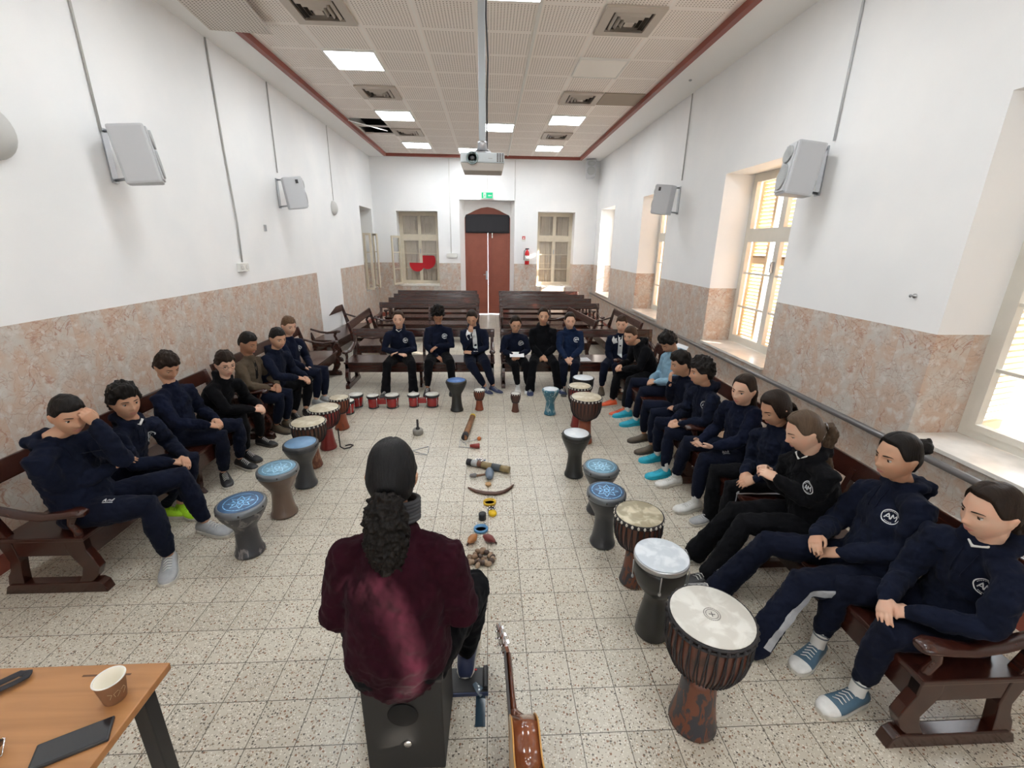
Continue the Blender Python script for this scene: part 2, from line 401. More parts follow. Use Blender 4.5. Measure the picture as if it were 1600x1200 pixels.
WR = [(-1.95, -0.50, 0.74, 2.85), (1.25, 2.69, 0.74, 2.85), (4.38, 5.81, 0.74, 2.85), (7.56, 8.85, 0.74, 2.87), (10.80, 12.12, 0.74, 2.87)]
o = st('wall_right', wall_mb('x', XR, TH, YN, YB, ZC + 0.3, WR), M['wall']); clean(o.data)
o = st('wall_left', wall_mb('x', XL, -TH, YN, YB, ZC + 0.3, [(11.32, 12.42, 0.80, 2.81)]), M['wallL']); clean(o.data)
BW = [(-2.45, -1.36, 0.84, 2.79), (-0.78, 0.70, 0.0, 3.09), (1.33, 2.34, 0.83, 2.82)]
o = st('wall_back', wall_mb('y', YB, TH, XL - TH, XR + TH, ZC + 0.3, BW), M['wall']); clean(o.data)
o = st('wall_front', wall_mb('y', YN, -TH, XL - TH, XR + TH, ZC + 0.3, [(-2.3, -.7, .74, 2.95), (.7, 2.3, .74, 2.95)]), M['plaster']); clean(o.data)
# ceiling: tile field framed by a red-brown moulding, plain soffit around it
TX0, TX1, TY1 = -2.60, 2.38, 12.35
TY0 = -2.9
mb = MB(); mb.box((TX0, TY0, ZC + 0.03), (TX1, 9.08 + 0.0, ZC + 0.06)); 
HX0, HX1, HY0, HY1 = -2.51, -1.92, 9.70, 10.30
mb.box((TX0, 9.08, ZC + 0.03), (HX0, HY1, ZC + 0.06)); mb.box((HX0, 9.08, ZC + 0.03), (HX1, HY0, ZC + 0.06)) if False else mb.box((HX1, 9.08, ZC + 0.03), (TX1, HY1, ZC + 0.06))
mb.box((TX0, HY1, ZC + 0.03), (TX1, TY1, ZC + 0.06)); mb.box((HX0, 9.08, ZC + 0.03), (HX1, 9.10, ZC + 0.06)); mb.box((HX0, HY0 - 0.012, ZC + 0.03), (HX1, HY0 + 0.012, ZC + 0.06))
st('ceiling', mb, M['ceiling'])
mb = MB(); mb.box((XL, YN, ZC), (TX0, YB, ZC + 0.30)); mb.box((TX1, YN, ZC), (XR, YB, ZC + 0.30)); mb.box((TX0, TY1, ZC), (TX1, YB, ZC + 0.30)); mb.box((TX0, YN, ZC), (TX1, TY0, ZC + 0.30)); 
st('ceiling', mb, M['plaster'])
st('ceiling', MB().box((XL - TH, YN - TH, ZC + 0.30), (XR + TH, YB + TH, ZC + 0.42)), M['blackcloth'])
mb = MB(); w, h = 0.055, 0.035
mb.box((TX0 - w * 0.2, TY0, ZC - h), (TX0 + w, TY1 + w * .2, ZC + 0.035)); mb.box((TX1 - w, TY0, ZC - h), (TX1 + w * .2, TY1 + w * .2, ZC + 0.035)); mb.box((TX0 + w, TY1 - w, ZC - h), (TX1 - w, TY1 + w * .2, ZC + 0.035)); mb.box((TX0 + w, TY0, ZC - h), (TX1 - w, TY0 + w, ZC + 0.035))
st('trim_1', mb, M['trim'])
st('trim_2', MB().box((0.475, TY0 + .06, ZC + 0.014), (0.505, TY1 - .06, ZC + 0.032)), M['white'])  # T-bar widened and painted white to stand in for a bright reflection line
st('baseboard_left', MB().box((XL, YN, 0), (XL + 0.02, 8.19, 0.11)).box((XL, 9.5, 0), (XL + 0.02, YB, 0.11)), M['trim'])
st('baseboard_right', MB().box((XR - 0.02, YN, 0), (XR, YB, 0.11)), M['trim'])
st('baseboard_back', MB().box((XL + .02, YB - 0.02, 0), (-0.78, YB, 0.11)).box((0.70, YB - 0.02, 0), (XR - .02, YB, 0.11)), M['trim'])
# displaced ceiling tiles
t = Matrix.Translation((-2.22, 9.36, ZC - 0.03)) @ Matrix.Rotation(0.22, 4, 'Y') @ Matrix.Rotation(0.16, 4, 'X')
tag(put('ceiling_tile', MB().box((-.29, -.27, -.008), (.29, .27, .008)), M['plaster'], mtx=t), 'white ceiling tile hanging askew beside the dark hole in the ceiling', 'ceiling tile')
t = Matrix.Translation((-2.47, 5.02, ZC - 0.048)) @ Matrix.Rotation(0.10, 4, 'Z')
tag(put('ceiling_tile', MB().box((-.30, -.5, -.006), (.30, .5, .006)), mat('perforated_loose_tile', (.62, .56, .5), .7), mtx=t), 'perforated ceiling tile slipped over the red moulding near the front left vent', 'ceiling tile')
tile_m = bpy.data.materials['perforated_loose_tile']; g = NT(tile_m); tc = g.n('ShaderNodeTexCoord').outputs['Object']; sp = g.n('ShaderNodeSeparateXYZ'); g.l(tc, sp.inputs[0])
hx = g.math('SUBTRACT', g.math('FRACT', g.math('MULTIPLY', sp.outputs[0], 31.0)), 0.5); hy = g.math('SUBTRACT', g.math('FRACT', g.math('MULTIPLY', sp.outputs[1], 31.0)), 0.5)
g.l(g.mix(g.math('LESS_THAN', g.math('ADD', g.math('MULTIPLY', hx, hx), g.math('MULTIPLY', hy, hy)), 0.06), (.66, .6, .54), (.15, .12, .10)), g.b.inputs['Base Color'])
tag(put('ceiling_tile', MB().box((1.70, 7.30, ZC + .018), (2.30, 7.87, ZC + .029)), mat('brown_tile', (.33, .27, .21), .7)), 'stained brown ceiling tile by the right hand moulding', 'ceiling tile')

# ceiling lights and vents
def light(x, y, on, label, group=None):
    t = empty('ceiling_light', (x, y, ZC), label=label, cat='ceiling light', group=group)
    f = MB(); W = .60
    for a, b in (((0, 0), (W, .018)), ((0, W - .018), (W, W)), ((0, .018), (.018, W - .018)), ((W - .018, .018), (W, W - .018))): f.box((a[0], a[1], 0.004), (b[0], b[1], .028))
    put('frame', f, M['white'], t); put('diffuser', MB().box((.018, .018, .010), (W - .018, W - .018, .022)), M['panel_on'] if on else M['panel_off'], t)
for x, y, on, lab in ((-1.91, 6.07, 1, 'lit square ceiling panel, nearest one on the left'), (1.09, 6.07, 0, 'unlit cream ceiling panel on the right'), (-1.91, 8.50, 1, 'lit ceiling panel second from the front on the left'), (1.09, 8.50, 1, 'lit ceiling panel on the right beyond the unlit one'),
        (-0.11, 9.13, 1, 'lit ceiling panel just right of the projector pole'), (-1.91, 10.92, 1, 'lit ceiling panel farthest away on the left'), (1.09, 10.92, 1, 'lit ceiling panel farthest away on the right'), (-0.71, 11.40, 1, 'lit ceiling panel mostly hidden behind the projector'),
        (-0.11, 4.24, 1, 'lit ceiling panel cut off by the top of the picture')): light(x, y, on, lab)
for x, y in ((-1.91, 3.64), (1.09, 3.64), (-1.91, 1.2), (1.09, 1.2), (-0.11, -0.6)): light(x, y, 1, 'lit ceiling panel above and behind the camera', 'ceiling panels behind the camera')
def vent(x, y, label):
    t = empty('ceiling_vent', (x + .30, y + .30, ZC), label=label, cat='air vent')
    f = MB(); a, b = .29, .20
    f.box((-a, -a, 0.004), (a, -b, .026)); f.box((-a, b, 0.004), (a, a, .026)); f.box((-a, -b, 0.004), (-b, b, .026)); f.box((b, -b, 0.004), (a, b, .026))
    put('frame', f, M['vent'], t); put('backing', MB().box((-b, -b, .024), (b, b, .029)), M['ventd'], t)
    for k, (q, zz) in enumerate(((.175, -.004), (.13, -.009), (.085, -.014))):
        l = MB(); w = .020
        for sx in (-1, 1):
            z1_ = zz - .004; l.add([V(sx * q, -q, .020), V(sx * q, q, .020), V(sx * (q - w), q - w, z1_), V(sx * (q - w), -q + w, z1_)], [(0, 1, 2, 3)]); l.add([V(-q, sx * q, .020), V(q, sx * q, .020), V(q - w, sx * (q - w), z1_), V(-q + w, sx * (q - w), z1_)], [(0, 1, 2, 3)])
        put('louvre', l, M['vent'], t)
    put('centre_plate', MB().box((-.045, -.045, -.01), (.045, .045, 0)), M['vent'], t)
for x, y, lab in ((-1.91, 4.85, 'square ceiling vent at the front left'), (1.09, 4.85, 'square ceiling vent at the front right'), (-1.91, 7.28, 'square ceiling vent between two lit panels on the left'), (1.09, 7.28, 'square ceiling vent beside the brown tile'),
        (-1.91, 9.72, 'small far ceiling vent beside the dark hole'), (1.09, 9.72, 'small far ceiling vent on the right')): vent(x, y, lab)

# windows
def window(n, axis, plane, out, a, b, z0, z1, shutters, m=None, transom=0.66):
    """frame set back in the reveal; out is +1 or -1 (towards outdoors)"""
    m = m or M['wframe']; d = 0.37 * out
    def P(u, w, z):  # u along wall, w outwards from the frame plane
        return V(plane + d + w * out, u, z) if axis == 'x' else V(u, plane + d + w * out, z)
    def bx(mb, u0, u1, w0, w1, q0, q1):
        vs = [P(u, w, z) for z in (q0, q1) for w in (w0, w1) for u in (u0, u1)]
        mb.add(vs, [(0, 2, 3, 1), (4, 5, 7, 6), (0, 1, 5, 4), (2, 6, 7, 3), (0, 4, 6, 2), (1, 3, 7, 5)])
    fr = MB(); t = .055
    bx(fr, a, a + t, 0, .07, z0 + .03, z1); bx(fr, b - t, b, 0, .07, z0 + .03, z1); bx(fr, a + t, b - t, 0, .07, z1 - t, z1); bx(fr, a + t, b - t, 0, .07, z0 + .03, z0 + .03 + t)
    zt = z0 + (z1 - z0) * transom; mid = (a + b) / 2; bx(fr, a + t, b - t, -.01, .069, zt - .035, zt + .035)
    root = put('window_%d' % n, fr, m); root['kind'] = 'structure'
    s = MB()
    for u0, u1 in ((a + t, mid), (mid, b - t)):
        for q0, q1, bars in ((z0 + .03 + t, zt - .035, 2), (zt + .035, z1 - t, 0)):
            w = .045; bx(s, u0, u0 + w, -.012, .04, q0, q1); bx(s, u1 - w, u1, -.012, .04, q0, q1); bx(s, u0 + w, u1 - w, -.012, .04, q0, q0 + w); bx(s, u0 + w, u1 - w, -.012, .04, q1 - w, q1)
            for k in range(bars):
                zz = q0 + (q1 - q0) * (k + 1) / (bars + 1); bx(s, u0 + w, u1 - w, 0.0, .03, zz - .011, zz + .011)
    put('window_sash', s, m, root)
    gl = MB(); bx(gl, a + t, b - t, .012, .016, z0 + .1, z1 - t); put('window_pane', gl, M['glass'], root)
    sl = MB()
    w0 = -abs(d) - .03 if axis == 'x' else -abs(d) - .01
    bx(sl, a + .002, b - .002, w0, -.001, z0 - .03 + .031, z0 + .03); 
    put('window_sill', sl, M['marble_sill'], root, bevel=.004)
    h = MB(); bx(h, mid - .012, mid + .012, -.05, -.012, zt - .42, zt - .30); put('window_handle', h, M['metal'], root)
    # louvred shutters: list of (hinge u, free u, swing metres outwards)
    for (u0, u1, sw) in shutters:
        sh = MB(); ln = u1 - u0; W = abs(ln); base = .10
        dirx = math.copysign(1, ln); ang = sw
        def Q(c, e, z):  # c along leaf, e thickness
            return P(u0 + dirx * (c * math.cos(ang) ) + dirx * e * -math.sin(ang), base + c * math.sin(ang) + e * math.cos(ang), z)
        def qb(mb, c0, c1, e0, e1, q0, q1):
            vs = [Q(c, e, z) for z in (q0, q1) for e in (e0, e1) for c in (c0, c1)]
            mb.add(vs, [(0, 2, 3, 1), (4, 5, 7, 6), (0, 1, 5, 4), (2, 6, 7, 3), (0, 4, 6, 2), (1, 3, 7, 5)])
        qb(sh, 0, .05, 0, .035, z0 + .03, z1 - .02); qb(sh, W - .05, W, 0, .035, z0 + .03, z1 - .02)
        for q in (z0 + .03, (z0 + z1) / 2, z1 - .09): qb(sh, .05, W - .05, 0, .035, q, q + .07)
        zz = z0 + .11
        while zz < z1 - .10:
            vs = [Q(c, e, z) for (e, z) in ((0, zz + .026), (.035, zz), (.035, zz + .005), (0, zz + .031)) for c in (.05, W - .05)]
            sh.add(vs, [(0, 1, 3, 2), (2, 3, 5, 4), (4, 5, 7, 6), (6, 7, 1, 0)])
            zz += .044
        put('shutter', sh, M['louver'], root)
    return root
window(1, 'x', XR, 1, 1.25, 2.69, .74, 2.85, [(2.66, 1.97, 1.85), (1.28, 1.97, .10)])
window(2, 'x', XR, 1, 4.38, 5.81, .74, 2.85, [(5.78, 5.43, .03), (4.41, 5.34, .03)])
window(3, 'x', XR, 1, 7.56, 8.85, .74, 2.87, [(8.82, 8.24, .10), (7.59, 8.20, .04)])
window(4, 'x', XR, 1, 10.80, 12.12, .74, 2.87, [(12.09, 11.5, 1.9), (10.83, 11.3, .7)])
window(5, 'x', XR, 1, -1.95, -.50, .74, 2.85, [(-.53, -.99, .02), (-1.92, -1.06, .02)])
window(9, 'y', YN, -1, -2.3, -.7, .74, 2.95, [], M['cream'])
window(10, 'y', YN, -1, .7, 2.3, .74, 2.95, [], M['cream'])
window(6, 'y', YB, 1, -2.45, -1.36, .84, 2.79, [], M['cream'])
window(7, 'y', YB, 1, 1.33, 2.34, .83, 2.82, [], M['cream'])
window(8, 'x', XL, -1, 11.32, 12.42, .80, 2.81, [], M['cream'])

# slats and iron bars behind the back windows
for k, (a, b, z0, z1) in enumerate(((-2.38, -1.43, .92, 2.74), (1.40, 2.27, .91, 2.77))):
    s = MB(); x = a
    while x < b: 
        s.box((x, YB + .44, z0), (x + .030, YB + .452, z1)); s.box((x + .030, YB + .452, z0), (x + .048, YB + .460, z1)); x += .048
    t = empty('slatted_shutter', ((a + b) / 2, YB + .44, z0), label=('closed beige slatted shutter behind the back window left of the door', 'closed beige slatted shutter behind the back window right of the door')[k], cat='shutter')
    o = put('slat_panel', s, M['curtain'], t, mtx=Matrix.Translation((-(a + b) / 2, -YB - .44, -z0)))
    s = MB()
    for i in range(7): s.tube([V(a + (b - a) * (i + .5) / 7, YB + .47 - .05, z0), V(a + (b - a) * (i + .5) / 7, YB + .42, z1)], .008, 6)
    for q in (.30, .62): s.box((a, YB + .412, z0 + (z1 - z0) * q - .01), (b, YB + .424, z0 + (z1 - z0) * q + .01))
    t = empty('window_grille', ((a + b) / 2, YB + .42, z0), label=('cream iron bars behind the window with the open casement, left of the door', 'cream iron bars behind the closed window right of the door')[k], cat='window bars')
    put('bars', s, M['cream'], t, mtx=Matrix.Translation((-(a + b) / 2, -YB - .42, -z0)))
# left wall opening: closed shutter behind the glass
s = MB(); y = 11.36
while y < 12.38: s.box((XL - .46, y, .86), (XL - .448, y + .03, 2.78)); s.box((XL - .47, y + .03, .86), (XL - .46, y + .05, 2.78)); y += .05
tag(put('slatted_shutter', s, M['curtain']), 'beige slatted shutter deep in the left wall opening near the back corner', 'shutter')
# casements standing open into the room
def casement(hinge, ang, w, z0, z1, label):
    t = empty('open_casement', (hinge[0], hinge[1], z0), ang, label=label, cat='window casement'); h = z1 - z0
    f = MB(); q = .05
    f.box((0, -.018, 0), (q, .018, h)); f.box((w - q, -.018, 0), (w, .018, h)); f.box((q, -.018, 0), (w - q, .018, q)); f.box((q, -.018, h - q), (w - q, .018, h))
    for k in (1, 2): f.box((q, -.010, h * k / 3 - .01), (w - q, .010, h * k / 3 + .01))
    put('frame', f, M['cream'], t); put('pane', MB().box((q, -.002, q), (w - q, .002, h - q)), M['glass'], t)
casement((-2.40, YB - .01), -1.85, .46, .90, 2.16, 'open cream casement swung into the room at the window with the red card')
casement((XL + .01, 12.36), -1.15, .52, .86, 2.20, 'open cream casement standing out from the left wall opening')
casement((XL + .01, 11.38), -0.15, .20, .86, 2.20, 'narrow cream casement seen edge-on at the near side of the left wall opening')
rc = MB()
for cx, cz, r in ((-2.02, 1.43, .21), (-1.73, 1.52, .23)):
    pl = [(cx + r * math.cos(a), cz + r * 1.05 * math.sin(a)) for a in [2 * PI * i / 24 for i in range(24)]]
    pl = [(x, min(z, cz + (.02 if cx < -1.9 else .13))) for x, z in pl]
    rc.prism(pl, 0, .006, Matrix(((1, 0, 0, 0), (0, 0, 1, YB + .355 + (.008 if cx > -1.9 else 0)), (0, 1, 0, 0), (0, 0, 0, 1))))
tag(put('card_decoration', rc, M['redfab']), 'red rounded card shape fixed in the window left of the door', 'decoration')

# door
DY = 12.95
j = MB()
j.prism([(-.79, YB + .001), (-.66, DY), (-.66, DY + .14), (-.79, DY + .14)], 0, 3.10); j.prism([(.71, YB + .001), (.71, DY + .14), (.60, DY + .14), (.60, DY)], 0, 3.10)
arch = [(-.66, 3.10)] + [(-.66, 2.66), (-.62, 2.74), (-.50, 2.79), (-.36, 2.86), (-.20, 2.92), (-.03, 2.945), (.14, 2.92), (.30, 2.86), (.44, 2.79), (.56, 2.74), (.60, 2.66)] + [(.60, 3.10)]
XZ = lambda y: Matrix(((1, 0, 0, 0), (0, 0, 1, y), (0, 1, 0, 0), (0, 0, 0, 1)))
j.prism(arch, 0, .14, XZ(DY)); st('trim_3', j, M['plaster'])
fr = MB(); fr.box((-.66, DY + .02, 0), (-.60, DY + .12, 2.95)); fr.box((.54, DY + .02, 0), (.60, DY + .12, 2.95)); fr.box((-.60, DY + .03, 2.28), (.54, DY + .12, 2.36)); fr.box((-.60, DY + .05, 2.36), (.54, DY + .10, 2.95))
droot = st('door_1', fr, M['door'])
def leaf(hx, w, ang, name):
    mtx = Matrix.Translation((hx, DY + .05, 0)) @ Matrix.Rotation(ang, 4, 'Z'); sg = 1 if w > 0 else -1; W = abs(w)
    f = MB(); B = lambda a, b, c, d, e, q: f.box((min(sg * a, sg * b), c, e), (max(sg * a, sg * b), d, q))
    B(0, .10, 0, .045, .02, 2.275); B(W - .10, W, 0, .045, .02, 2.275); B(.10, W - .10, 0, .045, .02, .22); B(.10, W - .10, 0, .045, .80, .93); B(.10, W - .10, 0, .045, 1.02, 1.12); B(.10, W - .10, 0, .045, 2.14, 2.275)
    B(.10, W - .10, .014, .034, .22, 2.14); B(.13, W - .13, .006, .02, .25, .78); B(.13, W - .13, .006, .02, 1.15, 2.11); B(.13, W - .13, .008, .02, .945, 1.01)
    o = put(name, f, M['door'], droot, mtx=mtx); return o
dl = leaf(-.60, .575, 0.0, 'door_leaf'); dr = leaf(.54, -.56, -.10, 'door_leaf')
h = MB(); h.box((.515, -.012, 1.00), (.565, 0, 1.24)); h.tube([V(.54, -.01, 1.14), V(.54, -.06, 1.14), V(.45, -.06, 1.14)], .009); put('door_handle', h, M['metal'], dl)
c = MB(); nx, nz = 26, 8
vs = [V(-.64 + 1.22 * i / nx, DY + .012 + .006 * math.sin(i * 1.3) * (1 - k / nz), 2.27 + .47 * k / nz + (.02 * math.sin(PI * i / nx) if k == nz else 0)) for k in range(nz + 1) for i in range(nx + 1)]
c.add(vs, [(k * (nx + 1) + i, k * (nx + 1) + i + 1, (k + 1) * (nx + 1) + i + 1, (k + 1) * (nx + 1) + i) for k in range(nz) for i in range(nx)], True)
o = put('blackout_cloth', c, M['blackcloth']); so = o.modifiers.new('s', 'SOLIDIFY'); so.thickness = .004; tag(o, 'black cloth covering the glass above the red-brown double door', 'cloth')
tag(put('door_cord', MB().tube([V(.10, DY - .012, 2.27), V(.10, DY - .012, 2.20)], .012).box((.085, DY - .02, 2.14), (.115, DY - .005, 2.20)), M['white']), 'small white tag hanging from the black cloth above the door', 'tag')

# outdoors: ground, parapet and an added, unseen sun blocker
st('floor', MB().box((XR + TH, -14, -.5), (14, 24, -.12)), M['stone'])
st('floor', MB().box((XL - TH, YB + TH, -.5), (XR + TH, 24, -.12)), M['stone'])
st('floor', MB().box((-14, -16, -.5), (XR + TH, YN - TH, -.12)), M['stone'])
tag(put('sun_blocker', MB().box((3.95, -.30, -.12), (4.40, 2.32, 4.2)), M['stone'], bevel=.02), 'added pale stone block, unseen outside the nearest right hand window, keeping sun out', 'light blocker')  # added block, out of camera view, shading the near window from sun and sky
g_ = MB(); g_.box((7.5, -10, -.12), (7.8, 22, 1.05)); tag(put('garden_wall', g_, M['stone']), 'pale stone garden wall glimpsed outside the right hand windows', 'wall')

# handrail pipe on the right wall
t = empty('heating_pipe', (2.85, 0, .70), label='dark grey pipe running along the right wall under the window sills', cat='pipe')
put('pipe', MB().tube([V(0, -3.3, 0), V(0, 12.45, 0)], .024, 12), M['pipe'], t)
for y in (.4, 2.9, 5.95, 8.2, 9.6, 11.9): put('bracket', MB().box((0, y - .012, -.03), (.08, y + .012, -.02)).box((.01, y - .012, -.03), (.03, y + .012, .0)), M['metal'], t)

# conduits, boxes
def conduit(pts, r, label, mt='conduit'): tag(put('cable_conduit', MB().tube(pts, r, 6), M[mt]), label, 'cable')
conduit([V(XL + .012, 5.79, 4.07), V(XL + .012, 5.79, 3.0), V(XL + .016, 5.81, 2.2), V(XL + .012, 5.78, 1.74)], .010, 'grey conduit down the left wall ending at the double socket')
conduit([V(XL + .012, 4.05, 4.07), V(XL + .012, 4.05, 2.80)], .009, 'grey cable from the ceiling to the nearest left wall speaker')
conduit([V(XL + .012, 7.16, 4.07), V(XL + .012, 7.12, 2.93)], .008, 'thin cable from the ceiling to the second left wall speaker')
conduit([V(XL + .010, 9.5, 4.07), V(XL + .010, 9.47, 2.76)], .005, 'thin cable down to the small round wall lamp')
conduit([V(XR - .012, 4.02, 4.07), V(XR - .012, 4.02, 2.86)], .010, 'light conduit above the nearest right wall speaker', 'spk')
conduit([V(XR - .012, 7.10, 4.07), V(XR - .012, 7.12, 2.94)], .008, 'grey cable above the second right wall speaker')
conduit([V(-1.02, YB - .01, 4.07), V(-1.02, YB - .01, 1.73)], .007, 'thin white conduit on the back wall left of the door', 'white')
conduit([V(.70, YB - .01, 4.07), V(.70, YB - .01, 3.12)], .006, 'thin conduit on the back wall above the right door jamb', 'white')
conduit([V(-.03, YB - .01, 4.07), V(-.03, YB - .01, 3.28)], .005, 'thin cable down to the green exit sign', 'white')
t = empty('wall_socket', (XL, 5.76, 1.68), label='white double socket box on the left wall above the marbling', cat='socket')
put('box', MB().box((0, -.10, -.05), (.045, .10, .05)), M['white'], t, bevel=.006)
for y in (-.05, .05): put('outlet', MB().lathe([(.001, 0), (.028, 0), (.028, .004), (.02, .004), (.001, .003)], (.044, y, 0), 16, (1, 0, 0)), mat('socket_face', (.6, .6, .58), .4), t)
tag(put('socket_box', MB().box((-1.15, YB - .05, 1.61), (-.86, YB, 1.72)), M['white'], bevel=.008), 'white trunking box on the back wall left of the door', 'socket')
tag(put('wall_clip', MB().box((XL, 6.49, 2.12), (XL + .02, 6.53, 2.20)), M['metal']), 'tiny grey metal clip alone on the left wall', 'clip')
tag(put('wall_hook', MB().lathe([(.016, 0), (.016, .006), (.006, .008), (.006, .03), (.012, .034), (.001, .036)], (XR, 2.92, 1.69), 10, (-1, 0, 0)), M['metal']), 'small metal hook screwed in the right wall above the marbling', 'hook')
tag(put('ceiling_stud', MB().lathe([(.02, 0), (.02, .01), (.001, .02)], (2.66, 6.6, ZC), 10, (0, 0, -1)), M['metal']), 'tiny stud on the white soffit at the right', 'stud')

# exit sign
t = empty('exit_sign', (-.035, YB - .03, 3.12), label='green exit sign with running figure above the door', cat='sign')
put('housing', MB().box((-.165, -.025, -.01), (.165, .03, .165)), M['white'], t, bevel=.006); put('sign_face', MB().box((-.145, -.030, .008), (.145, -.024, .150)), M['green'], t)
s = MB(); W3 = lambda pts: s.prism([(x, z) for x, z in pts], -.034, -.030, Matrix(((1, 0, 0, 0), (0, 0, 1, 0), (0, 1, 0, 0), (0, 0, 0, 1))))
W3([(-.10, .02), (-.03, .02), (-.03, .14), (-.10, .14)]); W3([(.02, .075), (.055, .10), (.055, .085), (.12, .085), (.12, .065), (.055, .065), (.055, .05)])
put('pictogram', s, M['white'], t)
s = MB(); 
def W4(pts): s.prism(pts, -.037, -.034, Matrix(((1, 0, 0, 0), (0, 0, 1, 0), (0, 1, 0, 0), (0, 0, 0, 1))))
W4([(-.075, .06), (-.055, .06), (-.050, .10), (-.072, .10)]); W4([(-.070, .06), (-.085, .03), (-.092, .035), (-.078, .065)]); W4([(-.06, .06), (-.045, .045), (-.05, .025), (-.043, .025), (-.037, .048), (-.055, .066)]); W4([(-.067, .108), (-.055, .108), (-.055, .122), (-.067, .122)])
put('running_figure', s, M['green'], t)
# fire extinguisher and its sign
t = empty('fire_extinguisher', (1.05, YB - .09, 1.45), label='small red and white fire extinguisher hung on the back wall right of the door', cat='fire extinguisher')
put('cylinder', MB().lathe([(.001, 0), (.055, 0), (.062, .02), (.062, .30), (.045, .35), (.02, .37), (.02, .40), (.001, .40)], n=20), M['red'], t)
put('label_band', MB().lathe([(.063, .10), (.064, .10), (.064, .24), (.063, .24)], n=20), M['white'], t); put('valve', MB().box((-.05, -.015, .40), (.05, .015, .43)).tube([V(-.02, 0, .41), V(-.08, 0, .36), V(-.085, -.01, .12)], .009), M['black'], t)
t = empty('safety_sign', (.955, YB - .006, 2.13), label='small red and white notice above the fire extinguisher', cat='sign'); put('board', MB().box((-.05, -.004, -.075), (.05, .004, .075)), M['white'], t); put('red_symbol', MB().box((-.04, -.006, -.02), (.04, -.004, .06)), M['red'], t)
put('white_flame', MB().prism([(-.015, -.01), (.012, -.01), (.02, .015), (.002, .045), (-.02, .018)], -.0075, -.006, Matrix(((1, 0, 0, 0), (0, 0, 1, 0), (0, 1, 0, 0), (0, 0, 0, 1)))), M['white'], t)

# round wall lamps on the left wall: half bowls
def wall_lamp(y, z, r, label):
    t = empty('wall_lamp', (XL, y, z), label=label, cat='wall lamp')
    m = MB(); m.ball((0, 0, 0), (r * .62, r, r), 24, 14); 
    put('bowl', m, mat('lamp_bowl', (.55, .55, .53), .4), t); put('back_plate', MB().lathe([(.001, 0), (r * .5, 0), (r * .5, .02), (.001, .02)], (0, 0, 0), 20, (1, 0, 0)), M['white'], t)
wall_lamp(9.44, 2.62, .135, 'small round white wall lamp far along the left wall'); wall_lamp(3.16, 2.615, .165, 'large grey bowl wall lamp cut by the left edge of the picture')

# loudspeakers
def speaker(loc, rz, label, wallx, tilt=.12, handle=False):
    t = empty('loudspeaker', loc, rz, label=label, cat='loudspeaker')
    w, d, h = .26, .24, .42
    pl = [(-w / 2, 0), (w / 2, 0), (w / 2 - .045, -d), (-w / 2 + .045, -d)]
    mt = Matrix.Rotation(tilt, 4, 'X') @ Matrix.Translation((0, d / 2, -h / 2))
    put('cabinet', MB().prism(pl, 0, h), M['spk'], t, bevel=.018, mtx=mt)
    g = MB(); g.box((-w / 2 + .02, 0, .02), (w / 2 - .02, .012, h - .02)); o = put('front_baffle', g, M['spk'], t, bevel=.005, mtx=mt)
    put('woofer', MB().lathe([(.001, .004), (.04, .010), (.085, .002), (.098, .012), (.104, .012), (.104, 0), (.001, 0)], (0, .012, .14), 28, (0, 1, 0)), M['spkgrille'], t, mtx=mt)
    put('horn', MB().lathe([(.001, 0), (.025, 0), (.06, .014), (.068, .014), (.068, -.002), (.001, -.002)], (0, .012, .32), 24, (0, 1, 0), sx=1.4), M['spkgrille'], t, mtx=mt)
    if 'nearest' not in label: put('side_handle', MB().box((-w / 2 + .010, -.09, .33), (-w / 2 + .013, -.05, .38)).box((w / 2 - .013, -.09, .33), (w / 2 - .010, -.05, .38)), M['black'], t, mtx=mt)
    return t
def bracket(sp, a, b): # a world wall point
    m = MB(); m.box((a.x - .006, a.y - .03, a.z - .20), (a.x + .006, a.y + .03, a.z + .20)); m.tube([a + V(0, 0, .18), b + V(0, 0, .18)], .012); m.tube([a - V(0, 0, .18), b - V(0, 0, .16)], .012)
    o = put('wall_bracket', m, M['metal'], sp, mtx=sp.matrix_world.inverted()); return o
def speaker_w(x, y, z, rz, label, wx):
    sp = speaker((x, y, z), rz, label, wx); bpy.context.view_layer.update(); bracket(sp, V(wx + (.006 if wx < 0 else -.006), y + .05, z), V(x - (.06 if wx < 0 else -.06), y + .02, z))
speaker_w(-2.80, 4.03, 2.63, -1.05, 'grey loudspeaker nearest on the left wall', XL)
speaker_w(-2.80, 7.02, 2.65, -1.0, 'grey loudspeaker farther along the left wall', XL)
speaker_w(2.70, 4.05, 2.635, 1.32, 'grey loudspeaker with visible woofer, nearest on the right wall', XR)
speaker_w(2.68, 7.12, 2.66, .75, 'grey loudspeaker on the right wall above the second window', XR)
sp = speaker((2.62, 12.3, 3.84), PI, 'grey loudspeaker high in the far right corner of the ceiling', 0); sp.rotation_euler = (0, 0, PI - .1)

